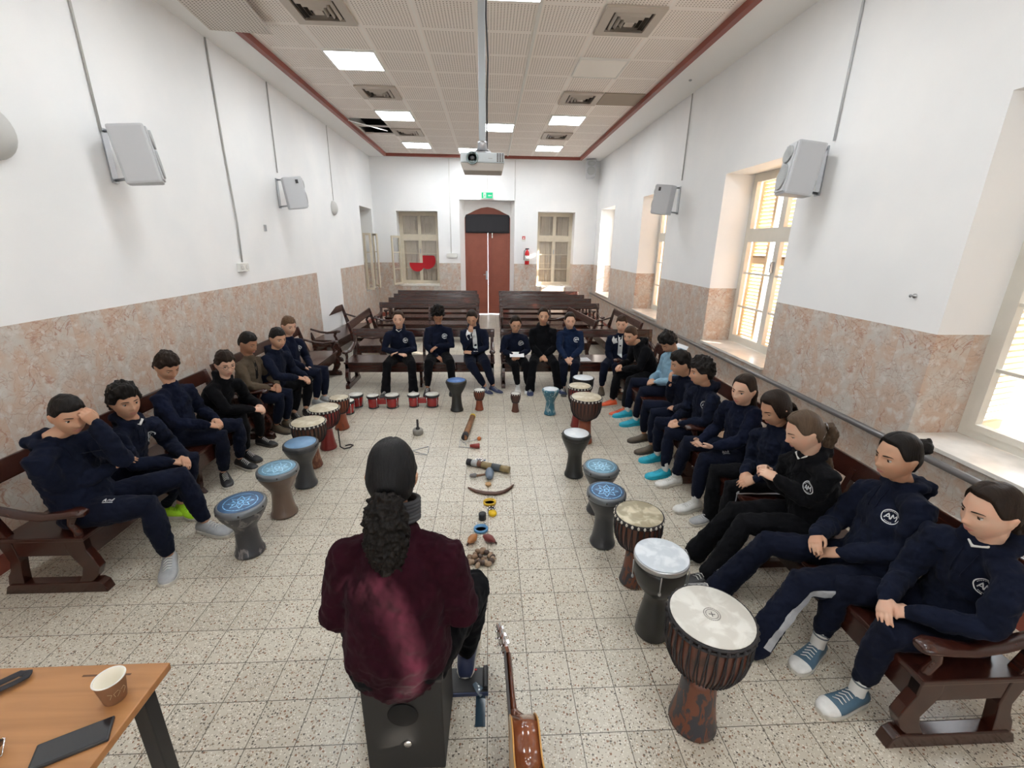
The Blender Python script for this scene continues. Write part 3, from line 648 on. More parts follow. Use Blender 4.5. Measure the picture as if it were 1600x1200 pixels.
# projector on its pole
t = empty('projector', (-.045, 3.75, 2.52), label='white ceiling projector facing the camera on a long grey pole', cat='projector')
put('body', MB().box((-.165, -.10, .055), (.165, .14, .125)), M['proj'], t, bevel=.012); 
put('lower_body', MB().prism([(-.165, .055), (-.145, .0), (.150, .0), (.165, .055)], -.098, .138, Matrix(((1, 0, 0, 0), (0, 0, 1, 0), (0, 1, 0, 0), (0, 0, 0, 1)))), M['projb'], t, bevel=.006)
ln = put('lens', MB().lathe([(.042, 0), (.046, .012), (.040, .016), (.030, .004), (.030, -.004), (.001, -.004)], (-.075, -.100, .085), 28, (0, -1, 0)), mat('lens_ring', (.25, .32, .33), .25, metal=.6), t)
put('glass', MB().ball((-.075, -.098, .085), (.020, .010, .020), 16, 8), M['screen'], ln)
g = MB()
for i in range(3):
    for k in range(6): g.box((.108 + i * .019, -.1035, .062 + k * .010), (.121 + i * .019, -.100, .069 + k * .010))
put('vent_grille', g, M['pipe'], t); put('badge', MB().box((.045, -.1025, .082), (.075, -.1005, .087)), M['metal'], t)
put('mount_plate', MB().lathe([(.001, .125), (.09, .127), (.085, .135), (.03, .145), (.001, .145)], n=20).tube([V(-.08, 0, .125), V(-.02, 0, .17)], .008).tube([V(.08, 0, .125), V(.02, 0, .17)], .008), M['metal'], t)
put('collar', MB().lathe([(.001, .15), (.040, .15), (.034, .20), (.036, .215), (.001, .215)], n=20), M['metal'], t)
put('pole', MB().box((-.026, -.02, .20), (.026, .02, 1.60)), mat('pole_paint', (.40, .44, .47), .35, metal=.3), t, bevel=.004)
put('cable', MB().tube([V(.035, 0, .14), V(.036, 0, .5), V(.045, 0, .75), V(.032, 0, 1.0), V(.04, 0, 1.6)], .006, 6), M['black'], t)

# ------------------------------------------------------------------ pews
def make_pew(L, label, group, mid=True):
    """local: x along the pew 0..L, y=0 front edge of seat, +y towards the back"""
    t = empty('church_pew', (0, 0, 0), label=label, cat='bench', group=group); W = M['pew']
    for k, x in enumerate((0.035, L - .035)):
        e = MB(); sg = -1 if k == 0 else 1
        def slab(poly, w=.024, xc=None): e.prism(poly, (x if xc is None else xc) - w, (x if xc is None else xc) + w, Matrix(((0, 0, 1, 0), (1, 0, 0, 0), (0, 1, 0, 0), (0, 0, 0, 1))), False)
        slab([(-.055, 0), (.52, 0), (.50, .05), (.47, .07), (.10, .07), (-.01, .075), (-.04, .055)], .03)
        put('runner', e, W, t, bevel=.006)
        e = MB(); slab([(.03, .06), (.10, .06), (.065, .12), (.05, .17), (.075, .22), (.105, .28), (.10, .36), (.0, .36), (.0, .29), (-.025, .23), (-.045, .17), (-.02, .11)])
        put('leg', e, W, t, bevel=.005)
        e = MB(); slab([(.40, .06), (.49, .06), (.475, .12), (.45, .16), (.435, .22), (.455, .30), (.475, .36), (.505, .50), (.555, .72), (.56, .75), (.525, .75), (.515, .72), (.46, .52), (.41, .40), (.385, .34), (.375, .22), (.39, .14)])
        put('back_post', e, W, t, bevel=.005)
        e = MB(); slab([(0, .255), (.42, .255), (.43, .355), (0, .355)], .02); put('side_panel', e, W, t)
        e = MB()
        e.loft([V(x, .505, .575), V(x, .42, .55), V(x, .30, .515), V(x, .18, .50), V(x, .07, .515), V(x, .0, .53), V(x, -.03, .525)], [(.026, .014), (.03, .016), (.033, .017), (.036, .018), (.04, .022), (.044, .026), (.036, .022)], (1, 0, 0), 12)
        e.loft([V(x, .035, .36), V(x, .03, .40), V(x, .055, .45), V(x, .03, .51)], [(.022, .026), (.018, .022), (.018, .02), (.022, .028)], (1, 0, 0), 10)
        put('armrest', e, W, t)
    if mid:
        e = MB(); x = L / 2
        for poly in ([(.02, 0), (.50, 0), (.47, .05), (.06, .05)], [(.05, .05), (.11, .05), (.10, .30), (.03, .30)], [(.40, .05), (.46, .05), (.47, .36), (.55, .70), (.52, .71), (.43, .40)]):
            e.prism(poly, x - .02, x + .02, Matrix(((0, 0, 1, 0), (1, 0, 0, 0), (0, 1, 0, 0), (0, 0, 0, 1))))
        put('middle_support', e, W, t, bevel=.004)
    put('seat', MB().box((.0, -.012, .355), (L, .44, .382)), W, t, bevel=.006)
    put('apron', MB().box((.05, .0, .235), (L - .05, .022, .355)), W, t, bevel=.003)
    q = Matrix.Translation((0, .535, .70)) @ Matrix.Rotation(-.22, 4, 'X')
    put('top_rail', MB().box((.0, -.014, -.065), (L, .014, .06)), W, t, bevel=.007, mtx=q)
    return t
def pew(L, loc, rz, label, group=None, mid=True):
    key = (round(L, 2), mid)
    if key in PEWS: t = copy_tree(PEWS[key])
    else: t = PEWS[key] = make_pew(L, label, group, mid)
    t['label'] = label
    if group: t['group'] = group
    t.location = loc; t.rotation_euler = (0, 0, rz); return t
PEWS = {}
G = 'dark wooden church pews'
# the pew faces -y locally; rz turns it
pew(2.12, (-2.04, 6.08, 0), 0.0, 'dark wooden pew across the room left of the aisle, three children on it', G)
pew(2.36, (.17, 6.08, 0), 0.0, 'dark wooden pew across the room right of the aisle, four children on it', G)
pew(2.20, (-2.32, 2.22, 0), PI / 2, 'dark wooden pew along the left wall nearest the camera', G)
pew(2.20, (-2.36, 4.58, 0), PI / 2, 'dark wooden pew along the left wall, its empty end past the fair-haired boy', G)
pew(2.20, (1.71, 3.40, 0), -PI / 2, 'dark wooden pew under the right wall nearest the camera', G)
pew(2.20, (1.71, 5.66, 0), -PI / 2, 'dark wooden pew under the right wall, second from the camera', G)
for k, (y, xl, xr) in enumerate(((9.15, -2.38, .24), (10.05, -2.38, .26), (10.85, -2.42, .26), (11.7, -2.48, .27))):
    nm = ('nearest', 'second', 'third', 'farthest')[k]
    pew(2.14, (xl + .02, y, 0), 0, nm + ' of the empty pews in rows left of the aisle', G); pew(2.20, (xr, y, 0), 0, nm + ' of the empty pews in rows right of the aisle', G)
pew(1.75, (-2.60, 7.55, 0), PI / 2 - .06, 'empty pew pushed along the left wall behind the seated girls', G, False)
pew(1.75, (-1.72, 7.15, 0), PI / 2 + .06, 'empty pew turned sideways in front of the one along the left wall', G, False)
pew(1.75, (1.12, 9.05, 0), -PI / 2 + .10, 'empty pew turned sideways behind the girl with clasped knees', G, False)
pew(1.75, (2.04, 8.98, 0), -PI / 2, 'empty pew standing against the right wall behind the sunlit boy', G, False)

# ------------------------------------------------------------------ drums
def drum_mats():
    D = {}
    def headskin(name, c1, c2, star=None):
        m = mat(name, c1, .45); g = NT(m); tc = g.n('ShaderNodeTexCoord').outputs['Object']
        n, _ = g.noise(tc, 14, 5, .6); col = g.mix(g.ramp(n, .42, .62), c1, c2)
        sp = g.n('ShaderNodeSeparateXYZ'); g.l(tc, sp.inputs[0]); x, y = sp.outputs[0], sp.outputs[1]
        r = g.math('SQRT', g.math('ADD', g.math('MULTIPLY', x, x), g.math('MULTIPLY', y, y)))
        if star:
            th = g.math('ARCTAN2', y, x); R = g.math('MULTIPLY_ADD', g.math('ABSOLUTE', g.math('SINE', g.math('MULTIPLY', th, 4.0))), -.030, .075)
            edge = g.math('LESS_THAN', g.math('ABSOLUTE', g.math('SUBTRACT', r, R)), .0055)
            R2 = g.math('MULTIPLY_ADD', g.math('ABSOLUTE', g.math('COSINE', g.math('MULTIPLY', th, 4.0))), -.022, .05)
            e2 = g.math('LESS_THAN', g.math('ABSOLUTE', g.math('SUBTRACT', r, R2)), .004); e3 = g.math('LESS_THAN', g.math('ABSOLUTE', g.math('SUBTRACT', r, .016)), .005)
            nn, _ = g.noise(tc, 60, 3); wear = g.ramp(nn, .35, .5)
            col = g.mix(g.math('MULTIPLY', g.math('MAXIMUM', g.math('MAXIMUM', edge, e2), e3), wear), col, star)
            ring = g.math('LESS_THAN', g.math('ABSOLUTE', g.math('SUBTRACT', r, .098)), .003); col = g.mix(g.math('MULTIPLY', ring, wear), col, star)
        g.l(col, g.b.inputs['Base Color']); return m
    D['blue'] = headskin('blue_star_head', (.045, .10, .20), (.06, .13, .25), (.25, .55, .85)); D['bluepale'] = headskin('pale_blue_star_head', (.13, .27, .38), (.17, .32, .43), (.38, .66, .85))
    D['blueplain'] = headskin('plain_blue_head', (.14, .26, .42), (.17, .30, .46)); D['skin'] = headskin('goatskin', (.44, .38, .27), (.58, .53, .42)); D['skinpale'] = headskin('pale_goatskin', (.55, .53, .48), (.68, .67, .62))
    D['white'] = headskin('white_head', (.62, .66, .70), (.70, .73, .76)); D['silver'] = headskin('silver_white_head', (.50, .55, .60), (.66, .70, .74))
    D['mott'] = headskin('mottled_goatskin', (.30, .26, .17), (.56, .51, .38)); D['bluebright'] = headskin('bright_blue_head', (.05, .13, .35), (.08, .18, .42))
    def scuffed(name, c, c2, rough=.4, scale=9, lo=.55, hi=.7):
        m = mat(name, c, rough, coat=.12); g = NT(m); tc = g.n('ShaderNodeTexCoord').outputs['Object']; mp = g.n('ShaderNodeMapping'); g.l(tc, mp.inputs[0]); mp.inputs['Scale'].default_value = (1, 1, .35)
        n, _ = g.noise(mp.outputs[0], scale, 8, 1.2); g.l(g.mix(g.ramp(n, lo, hi), c, c2), g.b.inputs['Base Color']); return m
    D['scuff'] = scuffed('scuffed_black_shell', (.030, .031, .036), (.18, .17, .17), .4, 16, .52, .62); D['brownsh'] = scuffed('worn_brown_shell', (.115, .075, .055), (.19, .14, .11), .35); D['grey'] = scuffed('grey_shell', (.028, .031, .036), (.04, .042, .047), .35)
    D['black'] = scuffed('black_shell', (.012, .013, .013), (.02, .021, .021), .42); D['tealsh'] = scuffed('teal_patterned_shell', (.025, .13, .19), (.30, .40, .42), .35, 28, .55, .6)
    D['redsh'] = scuffed('red_shell', (.20, .012, .012), (.13, .02, .015), .3); D['orange'] = scuffed('orange_brown_shell', (.22, .05, .02), (.10, .03, .02), .35)
    D['darkwood'] = scuffed('dark_wood_shell', (.09, .03, .018), (.03, .014, .01), .35); D['tan'] = scuffed('carved_tan_shell', (.22, .10, .05), (.12, .035, .02), .5, 40, .45, .55); D['bat'] = scuffed('batik_shell', (.13, .040, .018), (.025, .026, .034), .45, 30, .46, .54)
    D['rope'] = mat('black_rope', (.022, .020, .022), .8, bump=.6, bscale=500); D['ropeb'] = mat('pale_rope', (.55, .52, .46), .8); D['rim'] = mat('drum_rim_grey', (.14, .155, .17), .3, metal=.5); D['bongo'] = mat('bongo_red', (.28, .008, .010), .25, coat=.5)
    return D
D = drum_mats()
def darbuka(x, y, h, R, rb, shell, head, label, rim='rim', lean=(0, 0)):
    t = empty('darbuka', (x, y, 0), random.uniform(0, 6), label=label, cat='drum', group='darbuka goblet drums'); 
    prof = [(.001, 0), (rb * .86, 0), (rb, .006), (rb * 1.0, .022), (rb * .93, .03), (rb * .84, h * .18), (rb * .75, h * .34), (rb * .72, h * .48), (rb * .78, h * .56), (R * .70, h * .68), (R * .87, h * .79), (R * .955, h * .87), (R * .985, h * .905)]
    put('shell', MB().lathe(prof + [(R * .5, h * .91), (.001, h * .91)], n=40), D[shell], t)
    put('rim', MB().lathe([(R * .97, h * .895), (R * .995, h * .90), (R, h * .93), (R * .992, h * .965), (R * .955, h * .988), (R * .90, h * .998), (R * .86, h), (R * .86, h * .985), (R * .9, h * .895)], n=40), D[rim], t)
    put('drum_head', MB().lathe([(.001, -.003), (R * .87, -.003), (R * .87, -.0005), (.001, -.0005)], n=40), D[head], t, loc=(0, 0, h))
    for k in range(6):
        a = 2 * PI * k / 6; put('tuning_lug', MB().ball((R * .998 * math.cos(a), R * .998 * math.sin(a), h * .945), (.006, .006, .008), 8, 6), M['black'], t)
    t.rotation_euler = (lean[0], lean[1], t.rotation_euler.z); return t
def djembe(x, y, h, R, rb, shell, head, label, n=26, rope='rope', ropeb=None, foot=None, knots='ropeb'):
    t = empty('djembe', (x, y, 0), random.uniform(0, 6), label=label, cat='drum', group='djembe goblet drums')
    neck = h * .50; rn = rb * .70
    lo = [(.001, 0), (rb * .9, 0), (rb, .008), (rb * .97, h * .05), (rb * .86, h * .14), (rn * 1.08, h * .28), (rn, h * .42), (rn, neck)]
    up = [(rn, neck), (rn * 1.15, neck + h * .02), (R * .78, neck + h * .10), (R * .93, neck + h * .20), (R * .985, neck + h * .33), (R * .96, neck + h * .45), (R * .94, h * .985), (R * .5, h * .985), (.001, h * .985)]
    if foot: put('foot', MB().lathe(lo + [(.001, neck)], n=40), D[foot], t); put('bowl', MB().lathe([(.001, neck)] + up, n=40), D[shell], t)
    else: put('shell', MB().lathe(lo + up[1:], n=40), D[shell], t)
    put('drum_head', MB().lathe([(.001, -.004), (R * .955, -.004), (R * .965, -.002), (R * .955, 0), (.001, .001)], n=40), D[head], t, loc=(0, 0, h))
    def ring(rr, z, r, name, m):
        b = MB(); k = 48; 
        pts = [(rr * math.cos(2 * PI * i / k), rr * math.sin(2 * PI * i / k)) for i in range(k)]; vs = []; q = 8
        for i in range(k):
            a = 2 * PI * i / k
            for j2 in range(q): 
                c = 2 * PI * j2 / q; vs.append(V((rr + r * math.cos(c)) * math.cos(a), (rr + r * math.cos(c)) * math.sin(a), z + r * math.sin(c)))
        b.add(vs, [(i * q + j2, ((i + 1) % k) * q + j2, ((i + 1) % k) * q + (j2 + 1) % q, i * q + (j2 + 1) % q) for i in range(k) for j2 in range(q)], True); return put(name, b, m, t)
    ring(R * .985, h * .985, .006, 'crown_ring', D[rope]); ring(R * 1.0, h * .955, .006, 'crown_ring', D[rope]); ring(rn * 1.25, neck + h * .035, .0055, 'bottom_ring', D[rope])
    b = MB(); pr = [(R * 1.01, h * .95), (R * 1.0, neck + h * .40), (R * 1.005, neck + h * .30), (R * .94, neck + h * .19), (R * .79, neck + h * .095), (rn * 1.27, neck + h * .035)]
    for i in range(n):
        for sgn in (-1, 1):
            a0 = 2 * PI * (i + .5) / n; pts = [V(r * math.cos(a0 + sgn * PI / n * .7 * (k / 5)), r * math.sin(a0 + sgn * PI / n * .7 * (k / 5)), z) for k, (r, z) in enumerate(pr)]
            b.tube(pts, .0030 if R > .12 else .0024, 5)
    put('rope_lacing', b, D[rope], t)
    b = MB()
    for i in range(n):
        a = 2 * PI * (i + .5) / n; b.ball((R * 1.015 * math.cos(a), R * 1.015 * math.sin(a), h * .972), (.008, .008, .011), 7, 5)
    put('knots', b, D[knots], t)
    return t
darbuka(-1.611, 2.56, .385, .150, .092, 'scuff', 'blue', 'scuffed black darbuka with blue star head, nearest drum on the left')
darbuka(-1.575, 3.00, .395, .146, .095, 'brownsh', 'bluepale', 'worn brown darbuka with pale blue star head, second on the left')
darbuka(-1.575, 3.425, .400, .141, .092, 'grey', 'blueplain', 'glossy grey darbuka with plain blue head on the left', 'grey')
djembe(-1.635, 3.76, .450, .146, .080, 'darkwood', 'skin', 'djembe with patched tan skin behind the plain blue darbuka', 26, foot='tan')
t = djembe(-1.63, 4.14, .440, .143, .082, 'redsh', 'skin', 'red djembe with tan skin and a rope tail on the left', 26)
put('rope_tail', MB().tube([t.matrix_basis.to_3x3().inverted() @ V(*p) for p in ((.12, -.02, .22), (.125, -.03, .10), (.13, -.04, .03), (.17, -.05, .012), (.22, -.02, .012), (.235, .03, .012), (.20, .05, .012), (.16, .02, .012))], .007, 6), D['rope'], t)
djembe(-1.65, 4.64, .370, .104, .080, 'orange', 'skin', 'small orange-brown djembe behind the red djembe', 20)
darbuka(-.405, 5.17, .400, .128, .080, 'black', 'bluebright', 'black darbuka with bright blue head beside the bongos', 'black')
djembe(-.125, 5.19, .265, .068, .055, 'orange', 'skinpale', 'small orange-brown djembe right of the bright blue darbuka', 16)
djembe(.325, 5.12, .240, .060, .050, 'darkwood', 'skinpale', 'smallest dark brown djembe in front of the girl with the paper', 14)
darbuka(.745, 5.02, .330, .104, .072, 'tealsh', 'white', 'teal patterned darbuka with white head', 'tealsh')
djembe(1.0, 4.22, .510, .158, .090, 'darkwood', 'skin', 'large dark striped djembe with tan skin in front of the girl with clasped knees', 26, foot='orange')
djembe(1.01, 4.62, .500, .125, .080, 'redsh', 'skin', 'tan-skinned djembe mostly hidden behind the large striped djembe', 22)
djembe(1.165, 5.16, .430, .128, .092, 'black', 'white', 'black djembe with white head, farthest on the right', 22, knots='rope')
darbuka(.765, 3.52, .420, .127, .086, 'black', 'white', 'black darbuka with white head on the right', 'black')
darbuka(.85, 2.96, .395, .137, .088, 'grey', 'bluepale', 'grey darbuka with pale star head behind the dark blue one')
darbuka(.79, 2.57, .420, .133, .088, 'grey', 'blue', 'grey darbuka with dark blue star head on the right')
djembe(.885, 2.20, .490, .140, .078, 'darkwood', 'mott', 'djembe with mottled skin between the blue darbuka and the silver drum', 26, foot='bat')
t = djembe(.89, 1.355, .590, .166, .100, 'darkwood', 'skinpale', 'largest djembe with pale stamped skin, nearest drum on the right', 32, foot='bat', knots='rope')
s = MB()
for rr in (.030, .022):
    for i in range(28):
        a = 2 * PI * i / 28; a2 = 2 * PI * (i + .8) / 28; s.add([V(rr * math.cos(a), rr * math.sin(a), .0025), V(rr * math.cos(a2), rr * math.sin(a2), .0025), V((rr + .003) * math.cos(a2), (rr + .003) * math.sin(a2), .0025), V((rr + .003) * math.cos(a), (rr + .003) * math.sin(a), .0025)], [(0, 1, 2, 3)])
for a in (0, PI / 2): s.box((-.012, -.0015, .0015), (.012, .0015, .0025), Matrix.Rotation(a + .4, 4, 'Z'))
put('stamp', s, M['pipe'], t, loc=(0, 0, .590))
# black drum with a silver-white head and metal rim
t = empty('djembe', (.875, 1.825, 0), 0, label='smooth black djembe with silver-white head and metal hoop', cat='drum', group='djembe goblet drums')
h, R = .50, .135
put('shell', MB().lathe([(.001, 0), (.082, 0), (.088, .008), (.080, .10), (.060, .22), (.056, .26), (.075, .285), (.11, .33), (.128, .38), (.131, .44), (.128, .47), (.001, .475)], n=40), D['black'], t)
put('drum_head', MB().lathe([(.001, -.004), (R * .98, -.004), (R * .985, -.001), (R * .95, 0), (.001, .001)], n=40), D['silver'], t, loc=(0, 0, h))
put('hoop', MB().lathe([(R * .975, h - .03), (R * 1.01, h - .03), (R * 1.015, h - .012), (R * 1.0, h - .002), (R * .98, h - .006)], n=40), M['metal'], t)
for k in range(5):
    a = 2 * PI * k / 5 + .6; u = V(math.cos(a), math.sin(a), 0); put('tuning_rod', MB().tube([u * (R + .006) + V(0, 0, h - .03), u * (R + .004) + V(0, 0, .37)], .0035, 6).ball(u * (R + .002) + V(0, 0, .37), (.008, .008, .012), 8, 6), M['metal'], t)
# bongos
def bongos(x, y, rz, label, sc=1.0):
    t = empty('bongo_pair', (x, y, 0), rz, label=label, cat='drum', group='pairs of red bongos')
    for sx, R in ((-1, .072), (1, .085)):
        cx = sx * .118; R *= sc; h = .165 * sc
        s = put('shell', MB().lathe([(.001, .004), (R * .80, .004), (R * .82, .01), (R * .92, h * .55), (R * .94, h * .93), (.001, h * .94)], (cx, 0, 0), 28), D['bongo'], t)
        put('hoop', MB().lathe([(R * .95, h * .80), (R * 1.08, h * .82), (R * 1.10, h * .93), (R * 1.02, h), (R * .95, h * .985)], (cx, 0, 0), 28), M['black'], s)
        put('drum_head', MB().lathe([(.001, h * .99), (R * 1.0, h * .985), (R * .99, h * 1.01), (.001, h * 1.02)], (cx, 0, 0), 28), D['skinpale'], s)
        put('bottom_ring', MB().lathe([(R * .80, 0), (R * .90, 0), (R * .90, .014), (R * .82, .016)], (cx, 0, 0), 28), M['black'], s)
        for k in range(4):
            a = PI / 4 + k * PI / 2; u = V(math.cos(a), math.sin(a), 0); put('tuning_rod', MB().tube([V(cx, 0, 0) + u * R * 1.07 + V(0, 0, h * .85), V(cx, 0, 0) + u * R * .98 + V(0, 0, .01)], .0035, 6), M['chrome'], s)
    put('bridge_block', MB().box((-.055, -.03, .05), (.045, .03, .11)), D['bongo'], t)
bongos(-1.345, 5.30, .06, 'red bongos nearest the small orange djembe, in front of the first girl'); bongos(-.845, 5.33, 0, 'red bongos next to the black darbuka with the bright blue head')
bongos(-1.70, 5.22, 1.45, 'red bongos partly hidden behind the small orange-brown djembe')

# ------------------------------------------------------------------ small instruments on the floor
def sm(name, label, cat, mb, m, **k): return tag(put(name, mb, m, **k), label, cat)
t = empty('rain_stick', (-.235, 4.58, .034), label='long brown rain stick with yellow end lying on the floor', cat='rain stick')
a = V(.035, .28, 0); b = V(-.03, -.30, 0)
put('tube', MB().loft([b, a], [.031, .031], n=18, cap=False), mat('bamboo_brown', (.22, .10, .04), .45, var=.3, vscale=20), t)
put('end_cap', MB().loft([a, a * 1.10], [.034, .034], n=18, cap=False), mat('yellow_tape', (.55, .38, .02), .4), t); put('grip', MB().loft([b, b * .72], [.034, .034], n=18, cap=False), M['blackcloth'], t)
t = empty('hand_bell', (-.78, 4.46, 0), label='round grey weight with upright black handle on the floor', cat='instrument')
put('body', MB().lathe([(.001, 0), (.050, 0), (.056, .01), (.056, .05), (.048, .06), (.001, .06)], n=28), mat('grey_felt', (.20, .19, .17), .6), t)
put('handle', MB().lathe([(.001, .06), (.024, .06), (.022, .075), (.013, .085), (.012, .17), (.001, .172)], n=16), M['black'], t)
t = empty('triangle', (-.66, 4.03, .005), label='steel triangle lying on the floor left of the rain stick', cat='triangle')
put('bar', MB().tube([V(.045, -.08, 0), V(-.12, .01, 0), V(.035, .11, 0), V(.05, -.03, 0)], .0045, 6), M['metal'], t)
sm('triangle_beater', 'thin steel rod lying beside the triangle', 'beater', MB().tube([V(-.80, 3.98, .004), V(-.62, 3.945, .004)], .0035, 6), M['metal'])
t = empty('triangle', (-.24, 4.18, .005), label='steel triangle lying at the dark end of the rain stick', cat='triangle')
put('bar', MB().tube([V(.10, -.09, 0), V(-.07, -.06, 0), V(-.07, .11, 0), V(.0, .0, 0)], .004, 6), M['metal'], t)
t = empty('mallet', (-.11, 4.28, .018), label='mallet with orange ball head on the floor', cat='mallet')
put('head', MB().ball((0, 0, .004), .022, 14, 10), mat('orange_rubber', (.45, .13, .03), .5), t); put('stick', MB().tube([V(0, 0, 0), V(-.17, -.06, -.012)], .004, 6), M['metal'], t)
sm('shaker', 'small dark red cone-shaped shaker beside the mallet', 'shaker', MB().lathe([(.001, 0), (.014, 0), (.028, .09), (.024, .10), (.001, .10)], (-.20, 4.09, .028), 16, (1, .05, 0)), mat('dark_red_lacquer', (.22, .02, .015), .3))
t = empty('rain_stick', (-.02, 3.655, .034), label='patterned rain stick lying crosswise in the row of instruments', cat='rain stick')
a = V(-.19, .085, 0); b = V(.20, -.085, 0); d = b - a
bands = [(0, .12, 'blackcloth'), (.12, .26, 'w'), (.26, .36, 'r'), (.36, .60, 'o'), (.60, .80, 'k'), (.80, 1.0, 'o')]
bm_ = {'w': mat('pale_grey_paint', (.34, .35, .36), .5), 'r': mat('dark_maroon', (.12, .05, .03), .5), 'o': mat('olive_bamboo', (.25, .19, .09), .5), 'k': mat('dark_band', (.07, .08, .09), .5), 'blackcloth': M['blackcloth']}
for p, q, k in bands: put('band', MB().loft([a + d * p, a + d * q], [.031 + .002 * (k == 'k')] * 2, n=18, cap=False), bm_[k], t)
t = empty('cabasa', (0.0, 3.505, .03), label='wooden shaker with blue-grey body and brush handle in front of the patterned rain stick', cat='shaker')
put('body', MB().loft([V(0, .045, .008), V(0, 0, .008), V(0, -.05, .004)], [(.034, .034), (.042, .036), (.030, .028)], (1, 0, 0), 14), mat('blue_grey_shell', (.13, .17, .23), .35), t)
put('handle', MB().loft([V(-.03, .0, 0), V(-.10, -.01, -.006), V(-.13, -.01, -.006)], [.010, .011, .016], n=10), mat('brown_handle', (.17, .09, .05), .5), t)
put('brush', MB().loft([V(-.13, -.01, -.004), V(-.165, -.012, -.004)], [.020, .016], n=12), M['pipe'], t)
t = empty('bell_strap', (-.10, 3.80, .012), label='loop of small blue-silver bells beside the patterned rain stick', cat='bells')
b = MB()
for i in range(7): a = 2 * PI * i / 7; b.ball((.035 * math.cos(a), .03 * math.sin(a), 0), .012, 10, 6)
put('bells', b, M['chrome'], t); put('strap', MB().tube([V(.035 * math.cos(a), .03 * math.sin(a), -.004) for a in [2 * PI * i / 14 for i in range(14)]] + [V(.06, .02, -.004)], .005, 6), mat('blue_strap', (.05, .15, .35), .7), t)
sm('castanet', 'small round tan wooden castanet', 'castanet', MB().lathe([(.001, 0), (.022, 0), (.027, .01), (.024, .022), (.001, .026)], (-.012, 3.365, 0), 20), mat('tan_wood', (.48, .28, .12), .45))
t = empty('curved_stick', (.01, 3.26, .012), label='long curved dark brown wooden stick shaped like a boomerang', cat='stick')
pts = [V(-.19, .05, 0), V(-.13, .0, 0), V(-.05, -.035, 0), (V(.04, -.045, 0)), V(.11, -.02, 0), V(.16, .03, 0), V(.195, .085, 0)]
put('blade', MB().loft(pts, [(.008, .008), (.018, .010), (.022, .011), (.023, .011), (.020, .011), (.014, .010), (.006, .007)], (0, 1, 0), 12), mat('dark_stick_wood', (.075, .028, .015), .35), t)
def tamb(x, y, col, label, r=.052):
    t = empty('tambourine', (x, y, 0), label=label, cat='tambourine'); m = mat(label[:12].replace(' ', '_'), col, .35)
    put('frame', MB().lathe([(r * .80, .002), (r, .002), (r, .022), (r * .80, .022), (r * .80, .002)], n=32, sx=1.0, sy=.9), m, t)
    for sx in (-.6, .6): put('jingle', MB().lathe([(.001, 0), (.013, 0), (.013, .003), (.001, .005)], (sx * r, r * .95, .016), 14, (.2, .6, 1)).lathe([(.001, 0), (.013, 0), (.013, .003), (.001, .005)], (sx * r, r * 1.02, .024), 14, (.2, .6, 1)), M['chrome'], t)
tamb(0.0, 3.085, (.62, .40, .02), 'yellow ring tambourine with jingles'); tamb(-.065, 2.74, (.10, .28, .50), 'light blue ring tambourine with jingles')
t = empty('wrist_bells', (.012, 2.995, .012), label='black band of silver bells below the yellow tambourine', cat='bells'); b = MB()
for i in range(6): a = 2 * PI * i / 6; b.ball((.026 * math.cos(a), .022 * math.sin(a), 0), .010, 10, 6)
put('bells', b, M['chrome'], t); put('band', MB().tube([V(.022 * math.cos(a), .018 * math.sin(a), .002) for a in [2 * PI * i / 14 for i in range(15)]], .006, 6), M['blackcloth'], t)
sm('shaker', 'round bright yellow shaker disc', 'shaker', MB().lathe([(.001, 0), (.028, 0), (.033, .010), (.030, .026), (.001, .030)], (.022, 2.93, 0), 24), mat('bright_yellow', (.75, .48, .01), .35))
sm('shaker', 'small upright black cylinder shaker', 'shaker', MB().lathe([(.001, 0), (.028, 0), (.029, .004), (.029, .050), (.027, .053), (.001, .053)], (-.055, 2.875, 0), 24), M['black'])
def maraca(x, y, d, col, label):
    t = empty('egg_maraca', (x, y, .030), label=label, cat='maraca'); d = Vector(d).normalized()
    put('gourd', MB().loft([d * -.045, d * -.02, d * .01, d * .035], [.016, .029, .028, .014], n=16), mat(label[:10].replace(' ', '_'), col, .3), t); put('neck', MB().tube([d * .035, d * .062 + V(0, 0, -.012)], .007, 8), M['pew'], t)
maraca(-.125, 2.60, (-.5, -.8, 0), (.36, .15, .05), 'orange-brown gourd maraca lying on the floor'); maraca(0.0, 2.60, (.8, -.65, 0), (.16, .03, .03), 'dark red gourd maraca lying on the floor')
t = empty('nut_rattle', (-.06, 2.42, 0), label='cluster of dried nut shells strung as a rattle, by the knee of the seated adult', cat='rattle'); random.seed(3)
nm = [mat('nut_a', (.20, .12, .07), .45), mat('nut_b', (.30, .21, .14), .45), mat('nut_c', (.06, .035, .025), .4)]
for i in range(26):
    a = random.random() * 2 * PI; r = .085 * math.sqrt(random.random()); z = .020 + (.024 if r < .05 and i % 2 else 0)
    put('nut_shell', MB().ball((0, 0, 0), (.023, .017, .018), 10, 7), nm[i % 3], t, mtx=Matrix.Translation((r * math.cos(a), r * .9 * math.sin(a), z)) @ Matrix.Rotation(random.random() * 3, 4, 'Z'))

